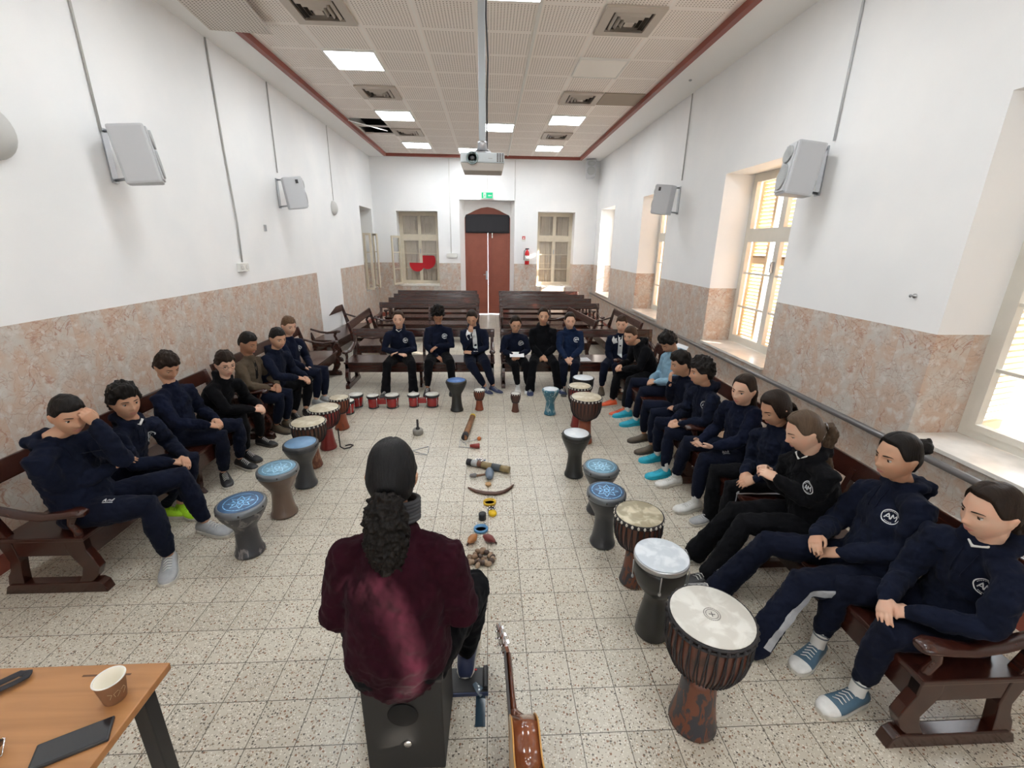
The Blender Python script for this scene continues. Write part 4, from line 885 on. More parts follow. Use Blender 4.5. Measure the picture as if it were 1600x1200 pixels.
# ------------------------------------------------------------------ cajon, pedal, guitar
t = empty('cajon', (-.325, 1.36, 0), -.02, label='black box drum with round sound hole, the adult sits on it', cat='drum')
put('box', MB().box((-.15, -.15, .012), (.15, .15, .47)), mat('cajon_black', (.010, .010, .010), .6), t, bevel=.006)
put('seat_board', MB().box((-.152, -.152, .47), (.152, .152, .48)), mat('cajon_top', (.03, .028, .026), .5), t, bevel=.003)
put('sound_hole', MB().lathe([(.001, 0), (.055, 0), (.058, .003), (.055, .004), (.001, .001)], (0, -.150, .31), 32, (0, -1, 0)), mat('hole_dark', (.002, .002, .002), .9), t)
for sx in (-1, 1):
    for sy in (-1, 1): put('rubber_foot', MB().lathe([(.001, 0), (.016, 0), (.018, .013), (.001, .013)], (sx * .12, sy * .12, 0), 14), M['black'], t)
put('jack_socket', MB().lathe([(.001, 0), (.016, 0), (.014, .008), (.001, .008)], (0.01, -.15, .16), 16, (0, -1, 0)), M['chrome'], t)
t = empty('foot_pedal', (-.115, 1.57, 0), label='black foot pedal board edged in dark blue under the right shoe', cat='pedal')
put('board', MB().box((-.115, -.062, .0), (.105, .062, .020)), M['black'], t, bevel=.004); put('edge_band', MB().box((-.115, -.068, .0), (.105, -.062, .018)), mat('navy_band', (.02, .035, .09), .4), t); put('side_block', MB().box((.080, -.055, .02), (.105, .055, .045)), M['black'], t, bevel=.008)
put('red_strip', MB().box((-.03, .045, .0205), (.05, .052, .023)), M['red'], t)
t = empty('adhesive_tape', (-.045, 1.43, 0), label='glossy dark tape strip stuck to the floor beside the pedal', cat='tape'); put('strip', MB().box((-.022, -.065, 0), (.022, .085, .003)), mat('glossy_tape', (.02, .04, .06), .12, coat=.6), t); put('fold', MB().loft([V(-.03, .115, .026), V(-.01, .09, .024), V(.01, .075, .010)], [(.012, .003), (.018, .003), (.020, .002)], (1, 0, 0), 8), mat('glossy_tape_fold', (.10, .14, .18), .12, coat=.6), t)
t = empty('acoustic_guitar', (.125, 1.25, 0), .03, label='acoustic guitar lying on its side, brown rib upwards, beside the cajon', cat='guitar')
NB = 48
def gout(sc=1.0):
    pts = []
    for i in range(NB + 1):
        u = i / NB; # from neck end (0) to tail (1)
        y = -.47 * u; w = .5 * (.27 * math.exp(-((u - .22) / .22) ** 2) + .365 * math.exp(-((u - .72) / .30) ** 2)) * (1 - max(0, (u - .86) / .14) ** 2.2 * .75) 
        w *= min(1, (u / .05 + .35)) ** .5 if u < .05 else 1
        pts.append((y, w * sc))
    return pts
o_ = gout(); zc = .185
poly = [(y, zc + w) for y, w in o_] + [(y, zc - w) for y, w in reversed(o_)]
YZ = lambda x: Matrix(((0, 0, 1, x), (1, 0, 0, 0), (0, 1, 0, 0), (0, 0, 0, 1)))
put('body', MB().prism(poly, -.048, .048, YZ(0), True), wood_material('rosewood_rib', (.16, .045, .018), (.24, .075, .03), .15, .8, 1), t)
put('soundboard', MB().prism(poly, -.052, -.048, YZ(0)), wood_material('spruce_top', (.50, .30, .13), (.56, .36, .17), .3, .5, 1), t)
for x, nme in ((-.050, 'binding'), (.046, 'binding')):
    c = [(y, w * 1.012 + .001) for y, w in o_]; b = MB(); pp = [V(x, y, zc + w) for y, w in c] + [V(x, y, zc - w) for y, w in reversed(c)]; b.tube(pp + [pp[0]], .0035, 6); put(nme, b, mat('amber_binding', (.58, .30, .08), .3), t)
put('neck', MB().loft([V(-.028, -.01, zc), V(-.030, .10, zc), V(-.030, .30, zc)], [(.016, .029), (.013, .027), (.012, .023)], (1, 0, 0), 14, cap=False), wood_material('mahogany_neck', (.11, .03, .014), (.16, .05, .02), .25, .5, 1), t)
put('heel', MB().loft([V(-.03, .03, zc), V(.0, .012, zc), V(.042, .0, zc)], [(.03, .022), (.022, .018), (.016, .012)], (0, 0, 1), 12), bpy.data.materials['mahogany_neck'], t)
put('fretboard', MB().box((-.052, -.06, zc - .027), (-.043, .30, zc + .027)), mat('fretboard_dark', (.03, .018, .014), .4), t)
hd = put('headstock', MB().prism([(0, -.022), (.02, -.034), (.15, -.036), (.165, -.02), (.16, 0), (.165, .02), (.15, .036), (.02, .034), (0, .022)], -.008, .008, Matrix.Translation((-.035, .30, zc)) @ Matrix.Rotation(.24, 4, 'Z') @ YZ(0)), bpy.data.materials['mahogany_neck'], t)
Hm = Matrix.Translation((-.035, .30, zc)) @ Matrix.Rotation(.24, 4, 'Z')
for k in range(3):
    for sg in (-1, 1):
        y = .04 + k * .042; b = MB(); b.tube([Hm @ V(-.002, y, sg * .036), Hm @ V(-.002, y, sg * .056)], .003, 6); b.ball(Hm @ V(-.002, y, sg * .062), (.005, .010, .008), 10, 6); b.box((.008, y - .010, sg * .030 - .008), (.018, y + .010, sg * .030 + .008), Hm); b.tube([Hm @ V(-.008, y, sg * .022), Hm @ V(-.024, y, sg * .022)], .004, 8)
        put('tuning_peg', b, M['chrome'], hd)

# ------------------------------------------------------------------ table with cup, phone, strap
t = empty('table', (-1.75, .72, 0), label='light beech-topped table with black legs at the lower left', cat='table')
put('tabletop', MB().box((-.75, -.42, .715), (.75, .375, .74)), M['beech'], t, bevel=.004)
for sx in (-1, 1):
    for sy in (-1, 1): put('leg', MB().box((sx * .70 - .022, sy * .33 - .022 - .02, 0), (sx * .70 + .022, sy * .33 + .022 - .02, .715)), M['black'], t, bevel=.003)
put('under_frame', MB().box((-.70, -.37, .675), (.70, -.35, .712)).box((-.70, .30, .675), (.70, .32, .712)).box((-.71, -.35, .675), (-.69, .30, .712)).box((.69, -.35, .675), (.71, .30, .712)), M['black'], t)
put('pencil_slot', MB().box((.52, .335, .7395), (.66, .341, .7405)), mat('slot_dark', (.12, .05, .02), .6), t)
t = empty('paper_cup', (-1.078, .985, .74), .6, label='small empty brown paper cup with white rim on the table', cat='cup')
put('wall', MB().lathe([(.001, 0), (.026, 0), (.0268, .003), (.0365, .074), (.0365, .076), (.034, .076), (.0248, .006), (.001, .006)], n=36), M['kraft'], t)
put('lining', MB().lathe([(.001, .0065), (.0245, .0065), (.0337, .0755), (.0345, .0755), (.0345, .0762), (.0335, .0762), (.024, .007), (.001, .007)], n=36), M['cream_in'], t)
b = MB(); k = 36; q = 8; vs = [V((.0365 + .0020 * math.cos(2 * PI * j / q)) * math.cos(2 * PI * i / k), (.0365 + .0020 * math.cos(2 * PI * j / q)) * math.sin(2 * PI * i / k), .0765 + .0020 * math.sin(2 * PI * j / q)) for i in range(k) for j in range(q)]
b.add(vs, [(i * q + j, ((i + 1) % k) * q + j, ((i + 1) % k) * q + (j + 1) % q, i * q + (j + 1) % q) for i in range(k) for j in range(q)], True); put('rim', b, M['white'], t)
b = MB()
for pts in ([(0, .03), (.008, .042), (.004, .05), (-.006, .044), (-.004, .032)], [(.014, .028), (.022, .040), (.018, .050), (.010, .045)], [(-.016, .030), (-.010, .044), (-.018, .050)]):
    b.tube([V((.0330 + (z - .02) * .09) * math.cos(-1.2 + x / .033), (.0330 + (z - .02) * .09) * math.sin(-1.2 + x / .033), z) for x, z in pts], .0006, 5)
put('printed_motif', b, mat('motif_cream', (.55, .42, .26), .6), t)
t = empty('mobile_phone', (-1.088, .862, .74), .47, label='black smartphone with dark screen lying on the table', cat='phone')
put('case', MB().box((-.078, -.036, 0), (.078, .036, .009)), M['black'], t, bevel=.004); put('screen', MB().box((-.073, -.032, .0088), (.073, .032, .0094)), M['screen'], t)
b = MB(); a0 = []
t = empty('black_strap', (-1.42, 1.0, .74), label='looped black strap on the table at the left edge', cat='strap')
pts = [(-.10, -.085), (-.04, -.02), (.02, .03), (.038, .052), (.030, .066), (.012, .062), (-.02, .03), (-.06, -.01), (-.13, -.03)]
P3 = []
for i in range(len(pts) - 1):
    for q in range(4): P3.append(V(pts[i][0] + (pts[i + 1][0] - pts[i][0]) * q / 4, pts[i][1] + (pts[i + 1][1] - pts[i][1]) * q / 4, .012 + .003 * (i > 4)))
b.loft(P3, [(.002, .011)] * len(P3), (0, 0, 1), 8, cap=False); b.v = [(x, y, max(z, .001)) for x, y, z in b.v]
put('webbing', b, M['blackcloth'], t)
t = empty('spectacles', (-1.275, .845, .74), .8, label='folded glasses with dark lens at the lower left edge of the table', cat='glasses')
put('lens', MB().lathe([(.001, -.0015), (.024, -.0015), (.024, .0015), (.001, .0015)], (0, 0, .022), 24, (0, 1, .35), sx=1.15), M['screen'], t); put('lens', MB().lathe([(.001, -.0015), (.024, -.0015), (.024, .0015), (.001, .0015)], (-.058, 0, .022), 24, (0, 1, .35), sx=1.15), M['screen'], t)
put('frame', MB().tube([V(.026, 0, .03), V(.030, .0, .026), V(.02, -.03, .006), V(-.07, -.036, .006)], .002, 6).tube([V(-.032, 0, .028), V(-.026, 0, .028)], .002, 6), M['chrome'], t)

# papers
tag(put('sheet_of_paper', MB().box((-.15, -.10, 0), (.15, .10, .002)), M['paper'], mtx=Matrix.Translation((1.33, 6.22, .384)) @ Matrix.Rotation(.1, 4, 'Z')), 'white sheets lying flat on the pew beside the girl with clasped knees', 'paper')
tag(put('sheet_of_paper', MB().box((-.13, -.001, -.09), (.13, .001, .09)), M['paper'], mtx=Matrix.Translation((2.295, 5.10, .78)) @ Matrix.Rotation(PI / 2 + .2, 4, 'Z') @ Matrix.Rotation(.5, 4, 'X')), 'white sheet of paper propped on the pew back behind the boy in light blue', 'paper')

# ------------------------------------------------------------------ people
JN = ['hip', 'neck', 'head', 'shL', 'shR', 'elL', 'elR', 'wrL', 'wrR', 'hipL', 'hipR', 'knL', 'knR', 'anL', 'anR']
POSE = {
 'L1': (1.023, [[-2.43,2.455,0.454],[-2.483,2.417,0.898],[-2.393,2.45,1.036],[-2.426,2.57,0.88],[-2.453,2.257,0.878],[-2.208,2.5,0.735],[-2.458,2.346,0.623],[-2.251,2.491,0.962],[-2.295,2.505,0.671],[-2.387,2.532,0.449],[-2.443,2.369,0.448],[-2.108,2.792,0.446],[-2.069,2.422,0.453],[-2.031,2.792,0.091],[-2.044,2.438,0.09]]),
 'L2': (0.913, [[-2.548,2.884,0.435],[-2.427,2.89,0.818],[-2.418,2.869,0.966],[-2.403,3.028,0.773],[-2.418,2.747,0.788],[-2.402,3.129,0.554],[-2.405,2.787,0.55],[-2.238,3.026,0.486],[-2.271,2.929,0.488],[-2.54,2.961,0.418],[-2.571,2.81,0.419],[-2.297,3.19,0.373],[-2.265,2.942,0.364],[-2.346,3.031,0.091],[-2.433,2.989,0.09]]),
 'L3': (0.933, [[-2.576,3.515,0.453],[-2.58,3.525,0.872],[-2.575,3.521,1.028],[-2.551,3.663,0.819],[-2.59,3.38,0.832],[-2.54,3.743,0.586],[-2.482,3.338,0.614],[-2.36,3.653,0.526],[-2.311,3.447,0.553],[-2.545,3.588,0.439],[-2.589,3.437,0.439],[-2.254,3.773,0.417],[-2.255,3.517,0.416],[-2.297,3.77,0.089],[-2.305,3.519,0.089]]),
 'L4': (0.9, [[-2.604,4.017,0.433],[-2.427,3.981,0.782],[-2.389,3.971,0.925],[-2.375,4.104,0.725],[-2.469,3.845,0.753],[-2.4,4.225,0.521],[-2.376,3.843,0.534],[-2.231,4.122,0.477],[-2.217,3.963,0.49],[-2.609,4.094,0.424],[-2.636,3.945,0.427],[-2.283,4.148,0.39],[-2.304,3.926,0.413],[-2.341,4.246,0.091],[-2.326,3.931,0.093]]),
 'L5': (0.893, [[-2.539,4.57,0.442],[-2.497,4.573,0.839],[-2.48,4.563,0.985],[-2.452,4.703,0.797],[-2.53,4.437,0.808],[-2.433,4.777,0.573],[-2.457,4.389,0.588],[-2.288,4.649,0.52],[-2.326,4.522,0.512],[-2.528,4.644,0.426],[-2.557,4.497,0.426],[-2.203,4.695,0.396],[-2.233,4.552,0.393],[-2.279,4.698,0.088],[-2.323,4.564,0.089]]),
 'L6': (0.909, [[-2.42,4.848,0.443],[-2.355,4.849,0.838],[-2.307,4.841,0.979],[-2.309,4.98,0.793],[-2.399,4.713,0.812],[-2.299,5.077,0.573],[-2.299,4.677,0.596],[-2.126,4.995,0.5],[-2.147,4.806,0.546],[-2.409,4.924,0.426],[-2.44,4.774,0.426],[-2.171,5.159,0.394],[-2.255,5.052,0.384],[-2.2,5.059,0.088],[-2.283,4.929,0.086]]),
 'L7': (0.929, [[-2.473,5.43,0.447],[-2.453,5.435,0.859],[-2.43,5.425,1.01],[-2.39,5.563,0.815],[-2.482,5.292,0.83],[-2.359,5.629,0.58],[-2.376,5.193,0.631],[-2.251,5.478,0.484],[-2.289,5.348,0.521],[-2.453,5.506,0.432],[-2.494,5.355,0.431],[-2.114,5.562,0.414],[-2.167,5.459,0.41],[-2.143,5.518,0.088],[-2.201,5.39,0.088]]),
 'B1': (0.926, [[-1.26,6.201,0.441],[-1.247,6.115,0.841],[-1.239,6.08,0.989],[-1.104,6.103,0.804],[-1.389,6.087,0.807],[-1.048,6.062,0.569],[-1.459,6.059,0.573],[-1.249,6.007,0.559],[-1.261,6.003,0.54],[-1.182,6.198,0.426],[-1.338,6.194,0.426],[-1.062,5.878,0.404],[-1.39,5.856,0.407],[-1.042,5.79,0.087],[-1.417,5.777,0.088]]),
 'B2': (0.932, [[-0.726,6.258,0.452],[-0.718,6.262,0.87],[-0.72,6.233,1.021],[-0.574,6.237,0.839],[-0.862,6.23,0.841],[-0.537,6.166,0.605],[-0.882,6.158,0.606],[-0.722,6.068,0.616],[-0.74,6.087,0.468],[-0.647,6.256,0.436],[-0.804,6.254,0.436],[-0.54,5.929,0.415],[-0.833,5.912,0.411],[-0.508,5.874,0.089],[-0.855,5.843,0.087]]),
 'B3': (0.942, [[-0.212,6.273,0.44],[-0.219,6.209,0.849],[-0.237,6.161,0.994],[-0.072,6.191,0.823],[-0.361,6.171,0.818],[-0.04,6.135,0.582],[-0.343,6.123,0.574],[-0.235,6.089,0.512],[-0.227,6.081,0.747],[-0.133,6.282,0.425],[-0.291,6.267,0.421],[-0.05,5.945,0.407],[-0.246,5.925,0.371],[0.054,5.903,0.091],[-0.064,5.878,0.091]]),
 'B4': (0.855, [[0.377,6.186,0.431],[0.364,6.092,0.795],[0.37,6.052,0.929],[0.496,6.072,0.767],[0.232,6.085,0.756],[0.551,6.092,0.548],[0.189,6.101,0.534],[0.424,5.952,0.514],[0.314,5.955,0.523],[0.449,6.177,0.416],[0.306,6.189,0.415],[0.513,5.868,0.39],[0.361,5.878,0.387],[0.538,5.894,0.088],[0.403,5.906,0.087]]),
 'B5': (0.951, [[0.773,6.208,0.447],[0.772,6.21,0.871],[0.769,6.177,1.023],[0.918,6.178,0.839],[0.624,6.192,0.839],[0.951,6.135,0.593],[0.62,6.155,0.59],[0.798,6.017,0.501],[0.729,5.992,0.504],[0.854,6.202,0.432],[0.693,6.206,0.432],[0.905,5.855,0.417],[0.61,5.865,0.418],[0.984,5.841,0.088],[0.569,5.821,0.086]]),
 'B6': (0.898, [[1.154,6.113,0.442],[1.148,6.132,0.838],[1.132,6.086,0.976],[1.284,6.09,0.821],[1.008,6.11,0.816],[1.298,6.011,0.597],[0.99,5.998,0.606],[1.164,5.894,0.502],[1.052,5.832,0.51],[1.23,6.11,0.426],[1.079,6.121,0.426],[1.184,5.782,0.405],[1.028,5.793,0.404],[1.16,5.833,0.09],[1.04,5.832,0.088]]),
 'R1': (0.896, [[1.856,6.074,0.433],[1.837,5.972,0.814],[1.827,5.941,0.958],[1.968,5.924,0.776],[1.7,5.986,0.774],[1.989,5.896,0.542],[1.69,6.013,0.538],[1.819,5.886,0.434],[1.74,5.868,0.408],[1.927,6.049,0.416],[1.781,6.086,0.418],[1.749,5.771,0.382],[1.599,5.81,0.397],[1.796,5.664,0.086],[1.595,5.863,0.084]]),
 'R2': (0.945, [[2.015,5.252,0.453],[1.849,5.246,0.836],[1.733,5.232,0.934],[1.893,5.104,0.813],[1.839,5.392,0.796],[1.83,5.074,0.573],[1.831,5.459,0.555],[1.678,5.213,0.52],[1.662,5.331,0.542],[2.029,5.174,0.439],[1.989,5.328,0.438],[1.716,5.019,0.422],[1.64,5.309,0.417],[1.657,4.982,0.092],[1.598,5.301,0.085]]),
 'R3': (0.94, [[2.063,4.709,0.444],[2.069,4.697,0.852],[1.985,4.678,0.977],[2.096,4.553,0.816],[2.048,4.84,0.808],[2.039,4.493,0.582],[2.018,4.879,0.564],[1.864,4.605,0.541],[1.863,4.738,0.537],[2.08,4.631,0.431],[2.033,4.783,0.432],[1.733,4.621,0.42],[1.731,4.958,0.423],[1.698,4.662,0.091],[1.687,4.94,0.092]]),
 'R4': (0.881, [[1.934,3.979,0.433],[1.864,3.935,0.807],[1.808,3.915,0.937],[1.887,3.799,0.772],[1.83,4.064,0.76],[1.797,3.666,0.603],[1.823,4.083,0.528],[1.773,3.837,0.507],[1.78,4.0,0.703],[1.946,3.906,0.42],[1.906,4.049,0.421],[1.636,4.005,0.399],[1.641,4.24,0.406],[1.636,3.965,0.088],[1.648,4.235,0.092]]),
 'R5': (0.894, [[1.916,3.533,0.441],[1.878,3.535,0.83],[1.821,3.53,0.965],[1.88,3.393,0.806],[1.837,3.664,0.781],[1.834,3.374,0.574],[1.834,3.717,0.55],[1.674,3.477,0.51],[1.67,3.611,0.502],[1.924,3.457,0.427],[1.888,3.603,0.428],[1.602,3.525,0.403],[1.597,3.76,0.405],[1.584,3.475,0.089],[1.626,3.781,0.09]]),
 'R6': (0.934, [[1.98,3.052,0.452],[1.93,3.07,0.851],[1.888,3.001,0.979],[1.963,2.927,0.857],[1.895,3.207,0.809],[1.882,2.895,0.626],[1.903,3.289,0.576],[1.72,2.984,0.526],[1.741,3.211,0.467],[2.004,2.976,0.438],[1.971,3.13,0.437],[1.66,2.986,0.419],[1.673,3.303,0.414],[1.631,2.958,0.089],[1.629,3.341,0.088]]),
 'R7': (0.889, [[1.988,2.641,0.442],[1.948,2.666,0.829],[1.91,2.648,0.968],[1.974,2.526,0.821],[1.912,2.783,0.755],[1.967,2.519,0.586],[1.896,2.77,0.519],[1.777,2.51,0.525],[1.762,2.623,0.511],[2.009,2.569,0.427],[1.986,2.716,0.428],[1.687,2.623,0.388],[1.686,2.849,0.401],[1.63,2.518,0.093],[1.682,2.8,0.088]]),
 'R8': (0.975, [[1.917,2.163,0.45],[1.823,2.181,0.867],[1.763,2.173,1.014],[1.826,2.025,0.848],[1.811,2.317,0.791],[1.835,2.116,0.606],[1.839,2.341,0.535],[1.656,2.154,0.727],[1.693,2.328,0.699],[1.889,2.085,0.431],[1.906,2.247,0.438],[1.562,2.233,0.378],[1.568,2.359,0.377],[1.374,2.174,0.09],[1.372,2.385,0.091]]),
 'R9': (1.025, [[1.936,1.759,0.457],[2.022,1.812,0.892],[1.956,1.803,1.045],[1.98,1.652,0.898],[2.007,1.954,0.81],[1.952,1.634,0.629],[1.893,1.976,0.563],[1.764,1.743,0.548],[1.696,1.856,0.58],[1.933,1.672,0.44],[1.909,1.842,0.438],[1.558,1.714,0.397],[1.592,2.044,0.381],[1.363,1.677,0.09],[1.369,2.064,0.091]]),
 'R10': (0.958, [[2.049,1.437,0.461],[2.005,1.398,0.871],[1.958,1.386,1.021],[1.978,1.248,0.853],[1.951,1.539,0.836],[1.92,1.231,0.607],[1.912,1.573,0.587],[1.768,1.374,0.543],[1.734,1.462,0.539],[2.048,1.355,0.447],[2.035,1.517,0.447],[1.694,1.382,0.427],[1.704,1.644,0.425],[1.671,1.4,0.088],[1.667,1.647,0.087]]),
 'A': (1.085, [[-0.344,1.288,0.511],[-0.34,1.405,1.001],[-0.357,1.452,1.177],[-0.517,1.385,0.96],[-0.163,1.375,0.961],[-0.565,1.325,0.683],[-0.105,1.316,0.686],[-0.512,1.489,0.51],[-0.179,1.517,0.57],[-0.436,1.297,0.495],[-0.253,1.303,0.496],[-0.603,1.661,0.471],[-0.074,1.662,0.476],[-0.572,1.64,0.087],[-0.118,1.652,0.092]])}
clouds = bpy.data.textures.new('cloth_folds', 'CLOUDS'); clouds.noise_scale = 0.055; clouds.noise_depth = 2
clouds2 = bpy.data.textures.new('curls', 'CLOUDS'); clouds2.noise_scale = 0.018; clouds2.noise_depth = 2
TMP = []
def organic(name, mb, voxel, smooth=5, disp=0.0, tex=None, m=None, parent=None):
    me = mb.mesh(name + '_src'); o = bpy.data.objects.new(name + '_src', me); COL.objects.link(o)
    r = o.modifiers.new('r', 'REMESH'); r.mode = 'VOXEL'; r.voxel_size = voxel; r.use_smooth_shade = True
    if smooth: s = o.modifiers.new('s', 'SMOOTH'); s.factor = .5; s.iterations = smooth
    if disp: d = o.modifiers.new('d', 'DISPLACE'); d.texture = tex or clouds; d.strength = disp; d.mid_level = .5; d.texture_coords = 'LOCAL'
    dg = bpy.context.evaluated_depsgraph_get(); dg.update()
    nm = bpy.data.meshes.new_from_object(o.evaluated_get(dg)); nm.name = name
    bpy.data.objects.remove(o); bpy.data.meshes.remove(me)
    return put(name, nm, m, parent)

SK = {'a': skin('skin_olive', (.46, .27, .175)), 'b': skin('skin_light', (.56, .36, .26)), 'c': skin('skin_brown', (.34, .18, .11))}
FB = {'navy': fabric('navy_fleece', (.0065, .0090, .0205)), 'navy2': fabric('navy_jersey', (.0060, .0085, .0215)), 'blue': fabric('blue_fleece', (.008, .016, .042)), 'black': fabric('black_fleece', (.0048, .0048, .006)), 'ltblue': fabric('light_blue_fleece', (.20, .33, .43)),
      'olive': fabric('olive_fleece', (.085, .065, .045)), 'maroon': fabric('maroon_wool', (.020, .0030, .0072)), 'trn': fabric('navy_trousers', (.0060, .0080, .0180)), 'trk': fabric('black_trousers', (.0045, .0046, .0058)), 'white': fabric('white_jersey', (.60, .62, .64)), 'grey': fabric('grey_knit', (.06, .06, .065)), 'royal': fabric('royal_blue_fleece', (.02, .055, .20)), 'stripe': fabric('grey_stripe', (.33, .34, .36))}
HR = {'black': hair_mat('hair_black', (.010, .008, .007)), 'dark': hair_mat('hair_dark_brown', (.020, .012, .008)), 'brown': hair_mat('hair_brown', (.045, .022, .012)), 'fair': hair_mat('hair_fair', (.13, .075, .042)), 'ltbrown': hair_mat('hair_light_brown', (.085, .056, .036)), 'adult': hair_mat('hair_adult', (.012, .012, .013))}
SHM = {k: mat('shoe_' + k, c, .5, var=.1, vscale=30) for k, c in dict(black=(.012, .012, .014), grey=(.30, .31, .32), white=(.62, .62, .60), cyan=(.01, .35, .48), orange=(.70, .10, .03), olive=(.075, .055, .035), denim=(.055, .11, .16), green=(.35, .65, .02), navy=(.02, .03, .08), sole=(.50, .48, .43), soled=(.04, .035, .03)).items()}
EYEW = mat('eye_white', (.50, .46, .42), .3); IRIS = mat('iris_brown', (.018, .009, .005), .15); LIPS = mat('lips', (.40, .16, .13), .45); INK = mat('white_print', (.62, .64, .66), .7); SOCK = mat('sock_white', (.62, .62, .60), .9); SOCKG = mat('sock_stripe', (.12, .14, .16), .9)
def gs(v, s): return math.exp(-(v / s) ** 2)
def head_pt(a, e):
    """a azimuth from the face (0) to the sides, e elevation; unit = metres for an adult head"""
    ce = math.cos(e); ck = ce ** (.80 if e > 0 else 1); x = .0735 * ck * math.sin(a); y = .093 * ck * math.cos(a); z = .112 * math.sin(e)
    if z < 0:
        t = -z / .112
        x *= 1 - .30 * t ** 1.5
        if y < 0: y *= 1 - .45 * t ** 1.2
        else: y = y * (1 - .10 * t) + .016 * t * ce ** .3
    if y < 0: y *= 1.02
    if y > 0:
        f = min(1, y / .03); y = y * .955
        y += f * .021 * gs(z + .026, .012) * gs(x, .0105 if z > -.036 else .012) + f * .010 * gs(z - .0, .020) * gs(x, .008)
        y += f * .004 * gs(z + .030, .009) * gs(abs(x) - .013, .006)
        y -= f * .0085 * gs(abs(x) - .031, .016) * gs(z - .006, .011)
        y += f * .0035 * gs(z - .026, .008) * gs(abs(x) - .026, .02)
        y += f * .0055 * gs(x, .019) * (gs(z + .053, .0045) + gs(z + .0645, .005)) - f * .002 * gs(x, .02) * gs(z + .0588, .0025)
        y -= f * .003 * gs(z + .075, .006) * gs(x, .02); y += f * .007 * gs(x, .017) * gs(z + .093, .013); y += f * .003 * gs(abs(x) - .040, .014) * gs(z + .025, .016)
    return V(x, y, z)
def head_grid(mb, T, n=56, m=44, fn=None):
    vs = []; e0 = PI / 2 - .02
    for j in range(m + 1):
        e = -e0 + 2 * e0 * j / m
        for i in range(n):
            a = -PI + 2 * PI * i / n; p = head_pt(a, e)
            if fn: p = fn(p, a, e)
            vs.append(T @ p)
    mb.add(vs, [(j * n + i, j * n + (i + 1) % n, (j + 1) * n + (i + 1) % n, (j + 1) * n + i) for j in range(m) for i in range(n)], True); o = len(mb.v) - len(vs)
    mb.f.append(tuple(o + i for i in range(n))[::-1]); mb.mi.append(mb.cur); mb.sm.append(True)
    mb.f.append(tuple(o + m * n + i for i in range(n))); mb.mi.append(mb.cur); mb.sm.append(True)
def sstep(a, b, x): t = max(0, min(1, (x - a) / (b - a))); return t * t * (3 - 2 * t)
def hair_fn(style, seed):
    def fn(p, a, e):
        A = abs(math.degrees(a)); E = math.degrees(e)
        if style == 'short': front, side, back, T, Q, nz, fr = 29, 6, -24, .011, .015, .006, 12
        elif style == 'crop': front, side, back, T, Q, nz, fr = 32, 10, -20, .007, .009, .003, 16
        elif style == 'thick': front, side, back, T, Q, nz, fr = 27, 2, -28, .017, .017, .012, 12
        elif style == 'bushy': front, side, back, T, Q, nz, fr = 34, 5, -50, .026, .028, .020, 15
        elif style == 'loose': front, side, back, T, Q, nz, fr = 45, -18, -62, .012, .012, .004, 6
        else: front, side, back, T, Q, nz, fr = 47, 6, -34, .008, .009, .002, 9
        h = front + (side - front) * sstep(40, 74, A) + (back - side) * sstep(92, 128, A)
        if A < 60 and style in ('short', 'thick', 'bushy'): h += 2.5 * math.sin(A * .14 + seed)
        if style in ('tied', 'loose'): h -= 4 * gs(A - 42, 14)
        w = sstep(h - 5, h + 6, E)
        d = p.normalized(); top = sstep(15, 70, E)
        th = T + Q * top + nz * noise.noise(V(d.x, d.y, d.z) * fr * .35 + V(seed * 3.1, 0, 0)) * (1 + top)
        if style in ('short', 'thick'): th += .007 * sstep(60, 20, A) * sstep(30, 45, E) + nz * .7 * noise.noise(V(d.x * 14, d.y * 6, d.z * 5 + seed))
        if style == 'tied' and A < 90: th -= .003 * gs(p.x - .004, .004) * top
        return p + d * (-.012 + (th + .012) * w)
    return fn
def hand(mb, wr, d, n, side, k, curl=.5, thumb=.6):
    d = d.normalized(); n = (n - d * n.dot(d)).normalized(); t = (n.cross(d) if side > 0 else d.cross(n)).normalized()
    P = lambda a, b, c: wr + (d * a + t * b + n * c) * k
    mb.loft([P(-.03, 0, 0), P(.0, 0, 0), P(.025, .002, .001), P(.055, .0, .002), P(.078, -.001, .003)], [(.022 * k, .017 * k), (.024 * k, .017 * k), (.033 * k, .016 * k), (.037 * k, .0145 * k), (.036 * k, .012 * k)], t, 14)
    for i, (b, L, r) in enumerate(((.0285, .066, .0078), (.0095, .074, .0081), (-.0095, .069, .0078), (-.0275, .055, .0069))):
        c = curl * (1 + .12 * i); ang = c * .35; pts = [P(.070, b * .93, .002)]; pos = V(.080 - abs(b) * .12, b, .003); rr = [r * k * 1.05]
        for q, f in enumerate((.44, .30, .26)):
            pts.append(P(*pos)); rr.append(r * k * (1 - .10 * q)); ang += c * (0.0 if q == 0 else .62)
            pos = pos + V(math.cos(ang), (b * 1.2) * (1 - c) * .8, math.sin(ang)) * (L * f)
        pts.append(P(*pos)); rr.append(r * k * .72); mb.loft(pts, rr, t, 10)
    mb.loft([P(.012, .020, .004), P(.036, .042, .010 + .01 * thumb), P(.060, .050 - .012 * thumb, .018 + .012 * thumb), P(.082, .050 - .022 * thumb, .022 + .016 * thumb)], [.0135 * k, .0115 * k, .0095 * k, .0072 * k], n, 10)
def ray_on(bvh, p, d):
    h = bvh.ray_cast(p, d); return h[0], h[1]
